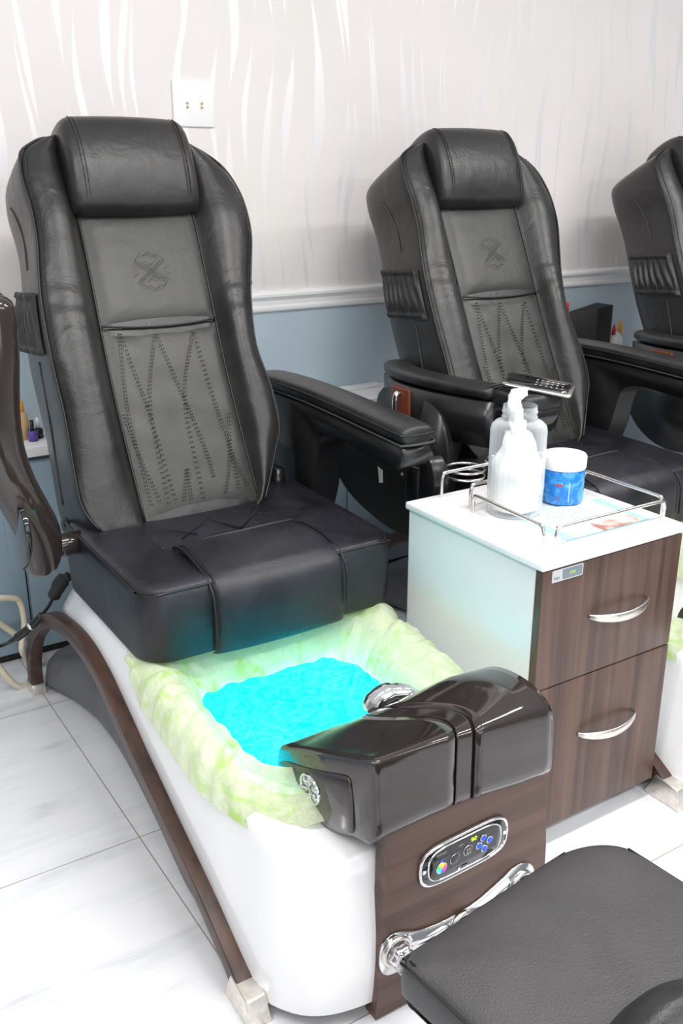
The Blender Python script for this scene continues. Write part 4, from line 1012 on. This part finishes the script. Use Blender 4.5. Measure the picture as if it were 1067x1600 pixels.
# laminated leaflet
def m_leaflet():
    m, nt, p = newmat('leaflet_print')
    p.inputs['Roughness'].default_value = .12
    tc = N(nt, 'ShaderNodeTexCoord'); sp = N(nt, 'ShaderNodeSeparateXYZ'); L(nt, tc.outputs['Object'], sp.inputs[0])
    def ma(op, a, b=None):
        n = N(nt, 'ShaderNodeMath', operation=op)
        for i, v in enumerate((a, b)):
            if v is None: continue
            if isinstance(v, (int, float)): n.inputs[i].default_value = v
            else: L(nt, v, n.inputs[i])
        return n.outputs[0]
    X, Y = sp.outputs[0], sp.outputs[1]
    def mix(f, a, b):
        n = N(nt, 'ShaderNodeMix', data_type='RGBA')
        if isinstance(f, (int, float)): n.inputs[0].default_value = f
        else: L(nt, f, n.inputs[0])
        for i, v in ((6, a), (7, b)):
            if isinstance(v, tuple): n.inputs[i].default_value = (*v, 1)
            else: L(nt, v, n.inputs[i])
        return n.outputs[2]
    def inbox(x0, x1, y0, y1):
        return ma('MULTIPLY', ma('MULTIPLY', ma('GREATER_THAN', X, x0), ma('LESS_THAN', X, x1)), ma('MULTIPLY', ma('GREATER_THAN', Y, y0), ma('LESS_THAN', Y, y1)))
    base = mix(inbox(-.098, .098, -.078, .078), (.42, .72, .86), (.80, .88, .92))
    ln = ma('MULTIPLY', ma('LESS_THAN', ma('FRACT', ma('MULTIPLY', Y, 95.0)), .35), inbox(-.085, .055, -.03, .072))
    nn = N(nt, 'ShaderNodeTexNoise'); nn.inputs['Scale'].default_value = 130; L(nt, tc.outputs['Object'], nn.inputs['Vector'])
    ln = ma('MULTIPLY', ln, ma('GREATER_THAN', nn.outputs[0], .47))
    c = mix(ln, base, (.35, .42, .50))
    n2 = N(nt, 'ShaderNodeTexNoise'); n2.inputs['Scale'].default_value = 22; n2.inputs['Detail'].default_value = 2; L(nt, tc.outputs['Object'], n2.inputs['Vector'])
    rp = N(nt, 'ShaderNodeValToRGB'); e = rp.color_ramp.elements
    e[0].position = .38; e[0].color = (.45, .20, .18, 1); e[1].position = .62; e[1].color = (.92, .86, .84, 1); x = e.new(.5); x.color = (.80, .52, .45, 1)
    L(nt, n2.outputs[0], rp.inputs[0])
    c = mix(inbox(-.02, .098, -.078, -.032), c, rp.outputs[0])
    L(nt, c, p.inputs['Base Color']); return m
M['leaflet'] = m_leaflet()
lf = [(1.330, 1.405), (1.322, 1.2385), (1.560, 1.2365), (1.572, 1.392)]
o = MK('leaflet', *rings([[(x, y, z) for x, y in lf] for z in (.6702, .6716)], True, True, True), M['leaflet'], loc=(1.446, 1.318, .6702), smooth=False)
tag(o, 'laminated pale blue leaflet with text and a pink photo under the blue jar', 'leaflet')

# clear bottle of cotton
B = root('cotton_bottle', (1.352, 1.428, .670), 'clear ribbed plastic bottle stuffed with white cotton, tuft sticking out of its neck', 'bottle')
def bprof(k): return [(.030 * k, .002), (.052 * k, .0), (.058 * k, .006), (.059 * k, .05), (.059 * k, .146), (.0565 * k, .154), (.048 * k, .160), (.040 * k, .163), (.0355 * k, .165), (.0375 * k, .168), (.0355 * k, .171), (.0355 * k, .174), (.0375 * k, .177), (.0355 * k, .180), (.035 * k, .187)]
rr = []
for r_, h in bprof(1):
    h *= 1.25; rr.append([(1.352 + r_ * (1 + (.012 * math.cos(a * 30) if .01 < h < .165 else 0)) * math.cos(a), 1.428 + r_ * (1 + (.012 * math.cos(a * 30) if .01 < h < .17 else 0)) * math.sin(a), .6705 + h) for a in [2 * PI * i / 180 for i in range(180)]])
MK('bottle_body', *rings(rr, True, True, False), M['clear'], B)
rr = []
for j in range(20):
    t = j / 19; h = .004 + .172 * t; r_ = .0535 * (1 - max(0, t - .62) ** 1.3 * 1.9)
    if t < .05: r_ = .03 + .5 * t
    rr.append([(1.352 + (r_ - .003 + .013 * noise.noise((math.cos(a) * 1.6, math.sin(a) * 1.6, h * 26)) * (.3 + t)) * math.cos(a), 1.428 + (r_ - .003 + .013 * noise.noise((math.cos(a) * 1.6, math.sin(a) * 1.6, h * 26)) * (.3 + t)) * math.sin(a), .6705 + h) for a in [2 * PI * i / 60 for i in range(60)]])
MK('cotton_filling', *rings(rr, True, True, True), M['cotton'], B)
base = tube([(1.351, 1.428, .83), (1.348, 1.428, .865), (1.343, 1.430, .888), (1.336, 1.432, .910), (1.342, 1.430, .927), (1.354, 1.425, .933), (1.360, 1.422, .924)], [.022, .016, .014, .014, .014, .012, .008], 16, k=6)
Vn = [tuple(Vector(v) + Vector((noise.noise(Vector(v) * 60), noise.noise(Vector(v) * 60 + Vector((9, 0, 0))), noise.noise(Vector(v) * 60 + Vector((0, 9, 0))))) * .008) for v in base[0]]
MK('cotton_tuft', Vn, base[1], M['cotton'], B)

# blue jar
def m_jar():
    m, nt, p = newmat('blue_beads_label'); p.inputs['Roughness'].default_value = .12
    tc = N(nt, 'ShaderNodeTexCoord'); v = N(nt, 'ShaderNodeTexVoronoi'); v.feature = 'DISTANCE_TO_EDGE'; v.inputs['Scale'].default_value = 45; L(nt, tc.outputs['Object'], v.inputs['Vector'])
    n = N(nt, 'ShaderNodeTexNoise'); n.inputs['Scale'].default_value = 30; n.inputs['Detail'].default_value = 5; n.inputs['Distortion'].default_value = 2; L(nt, tc.outputs['Object'], n.inputs['Vector'])
    r = N(nt, 'ShaderNodeValToRGB'); e = r.color_ramp.elements; e[0].position = .42; e[0].color = (.01, .19, .62, 1); e[1].position = .66; e[1].color = (.10, .42, .85, 1)
    L(nt, n.outputs[0], r.inputs[0]); L(nt, r.outputs[0], p.inputs['Base Color']); return m
M['jar'] = m_jar()
J = root('blue_jar', (1.492, 1.428, .6716), 'round blue jar with a white screw lid standing on the leaflet', 'jar')
jc = (1.492, 1.428, .6716)
JB = MK('jar_body', *lathe([(.040, 0), (.0455, .003), (.047, .010), (.047, .072), (.045, .078)], jc, 48), M['jar'], J)
MK('lid', *lathe([(.0475, 0), (.0485, .002), (.0485, .026), (.046, .030), (.001, .0305)], (jc[0], jc[1], jc[2] + .078), 60), M['white'], J)
g = G()
for k, (dz, w_, m0) in enumerate([(.046, .35, 0), (.020, .25, 0), (.014, .2, 0)]):
    a0 = math.radians(-142); 
    R_ = [[(jc[0] + .0475 * math.cos(a0 + w_ * t / 6 - .2), jc[1] + .0475 * math.sin(a0 + w_ * t / 6 - .2), jc[2] + dz + s * (.004 if k == 0 else .001)) for t in range(7)] for s in (0, 1)]
    g.add(rings(R_, False))
MK('red_print', g.V, g.F, M['red'], JB)
a0 = math.radians(-118)
MK('white_print', *rings([[(jc[0] + .0475 * math.cos(a0 + t * .012), jc[1] + .0475 * math.sin(a0 + t * .012), jc[2] + s) for t in range(3)] for s in (.010, .055)], False), M['white'], JB)
# small bottle peeking between bottle and jar
tag(MK('nail_polish', *lathe([(.010, 0), (.011, .012), (.006, .018), (.005, .032)], (1.435, 1.47, .6705), 14), M['digit_green'], loc=(1.435, 1.47, .6705)), 'tiny green bottle peeking out between the clear bottle and blue jar', 'bottle')

# controller lying on the second chair's armrest console
RC = root('remote_controller', (1.72, 1.72, .838), 'flat black remote controller with silver rim lying on the middle chair armrest', 'remote control')
def rc(u, v, z):   # local frame
    ax = Vector((.60, -.80, 0)).normalized(); ay = Vector((.80, .60, 0)).normalized()
    return Vector((1.70, 1.735, 0)) + ax * u + ay * v + Vector((0, 0, z - .004 - u * .12 + v * .22))
def rsec(hx, hy, z): return [rc(x, y, z) for x, y in superrect(0, 0, hx, hy, .012, 4)]
RB = MK('body', *rings([rsec(.080, .032, .850), rsec(.087, .037, .854), rsec(.088, .038, .858), rsec(.085, .035, .861)], True, True, True), M['steel'], RC)
MK('key_plate', *rings([rsec(.078, .030, .860), rsec(.078, .030, .8622)], True, True, True), M['black_gloss'], RC)
g = G()
for i in range(6):
    for j in range(3):
        c = rc(-.005 + i * .013, -.014 + j * .014, .8635); g.add(sphere(c, .0036, 5, (1, 1, .25)))
MK('keys', g.V, g.F, M['badge'], RC)

# cable with in-line connector at the lower left
CB = root('power_cable', (.50, 2.25, 0), 'black power cable with an in-line plug hanging beside the left seat', 'cable')
MK('cord', *tube([(.30, 2.22, .262), (.40, 2.24, .250), (.455, 2.25, .252), (.50, 2.24, .28), (.545, 2.22, .33), (.565, 2.20, .375), (.57, 2.18, .405)], .0045, 8), M['blackplastic'], CB)
MK('plug', *tube([(.455, 2.25, .252), (.482, 2.245, .266), (.505, 2.238, .285)], [.006, .011, .010], 10), M['blackplastic'], CB)
MK('plug', *tube([(.508, 2.237, .287), (.535, 2.225, .316)], [.010, .009], 10), M['blackplastic'], CB)
MK('metal_ring', *tube([(.504, 2.238, .284), (.509, 2.236, .289)], .0105, 10, smooth=False), M['chrome'], CB)
MK('adapter', *tube([(.560, 2.19, .375), (.575, 2.17, .415), (.595, 2.16, .432)], [.016, .018, .012], 8), M['mattblack'], CB)

# ================================================================ TECHNICIAN STOOL
SR = root('stool', (.77, .57, 0), 'dark grey padded technician stool in front of the basin, lower right', 'stool')
def sp_(u, v, z):   # u along the far edge, v towards the viewer
    ax = Vector((.99, .10, 0)).normalized(); ay = Vector((.10, -.99, 0)).normalized()
    p = Vector((.548, .740, 0)) + ax * u + ay * v
    return Vector((p.x, p.y, z))
SW, SD = .385, .40
def ztop(u, v):
    a = (u / SW * 2 - 1)
    return .470 - .024 * max(0, 1 - v / .075) ** 2.0 - .010 * abs(a) ** 3 - .05 * max(0, (v - .30) / .1) ** 2
nu, nv = 28, 30; V = []; F = []
def edge(u, v):
    """rounded plan corners"""
    return u, v
poly = []
for qx, qy, a0, r_ in ((1, 1, 0, .07), (-1, 1, 90, .05), (-1, -1, 180, .035), (1, -1, 270, .085)):
    for i in range(9):
        a = math.radians(a0 + 90 * i / 8)
        poly.append((SW / 2 + qx * (SW / 2 - r_) + r_ * math.cos(a), SD / 2 + qy * (SD / 2 - r_) + r_ * math.sin(a)))
rr = []
for k, dz in [(1.0, -.060), (1.012, -.045), (1.018, -.025), (1.012, -.010), (.995, -.001), (.96, .003), (.88, .004), (.75, .004), (.55, .004), (.3, .004), (.05, .004)]:
    ring = []
    for x, y in poly:
        u = SW / 2 + (x - SW / 2) * k; v = SD / 2 + (y - SD / 2) * k
        ring.append(sp_(u, v, ztop(min(SW, max(0, u)), min(SD, max(0, v))) + dz))
    rr.append(ring)
SP = MK('seat_pad', *rings(rr, True, True, True), M['vinyl_stool'], SR, sub=1)
P = [sp_(SW / 2 + (x - SW / 2) * .995, SD / 2 + (y - SD / 2) * .995, ztop(min(SW, max(0, x)), min(SD, max(0, y))) - .003) for x, y in poly]
MK('piping', *tube(P, .0022, 6, closed=True, k=2), M['piping'], SP)
P = [sp_(SW / 2 + (x - SW / 2) * .955, SD / 2 + (y - SD / 2) * .955, ztop(min(SW, max(0, x)), min(SD, max(0, y))) + .0015) for x, y in poly]
MK('stitched_seam', *tube(P, .0013, 6, closed=True, k=2), M['stitch_dark'], SP)
rr = []
for k, dz in [(.55, -.085), (.90, -.078), (.985, -.062), (.99, -.058)]:
    rr.append([sp_(SW / 2 + (x - SW / 2) * k, SD / 2 + (y - SD / 2) * k, ztop(min(SW, max(0, SW / 2 + (x - SW / 2) * k)), min(SD, max(0, SD / 2 + (y - SD / 2) * k))) + dz) for x, y in poly])
MK('seat_shell', *rings(rr, True, True, True), M['blackplastic'], SR)
cc = sp_(SW / 2, SD / 2, 0)
MK('gas_column', *lathe([(.024, .10), (.024, .24), (.016, .24), (.016, .385)], (cc.x, cc.y, 0), 20), M['chrome'], SR)
for i in range(5):
    a = math.radians(72 * i + 54); d = Vector((math.cos(a), math.sin(a), 0))
    MK('base_leg', *tube([(cc.x, cc.y, .11), tuple(Vector((cc.x, cc.y, .095)) + d * .12), tuple(Vector((cc.x, cc.y, .06)) + d * .22)], [.022, .018, .013], 10), M['blackplastic'], SR)
    c = Vector((cc.x, cc.y, .025)) + d * .225
    MK('caster', *lathe([(.012, -.016), (.024, -.013), (.024, .013), (.012, .016)], tuple(c), 16, 'x'), M['blackplastic'], SR)
# curved backrest of the stool, top at the lower right corner of the view
BK = MK('backrest', *sphere((.650, .42, .505), .105, 14, (1.05, .55, 1.0)), M['leather_arm'], SR)
MK('backrest_post', *tube([(cc.x, cc.y + .0, .385), (.70, .40, .36), (.645, .405, .40), (.640, .425, .46)], .011, 8), M['blackplastic'], SR)
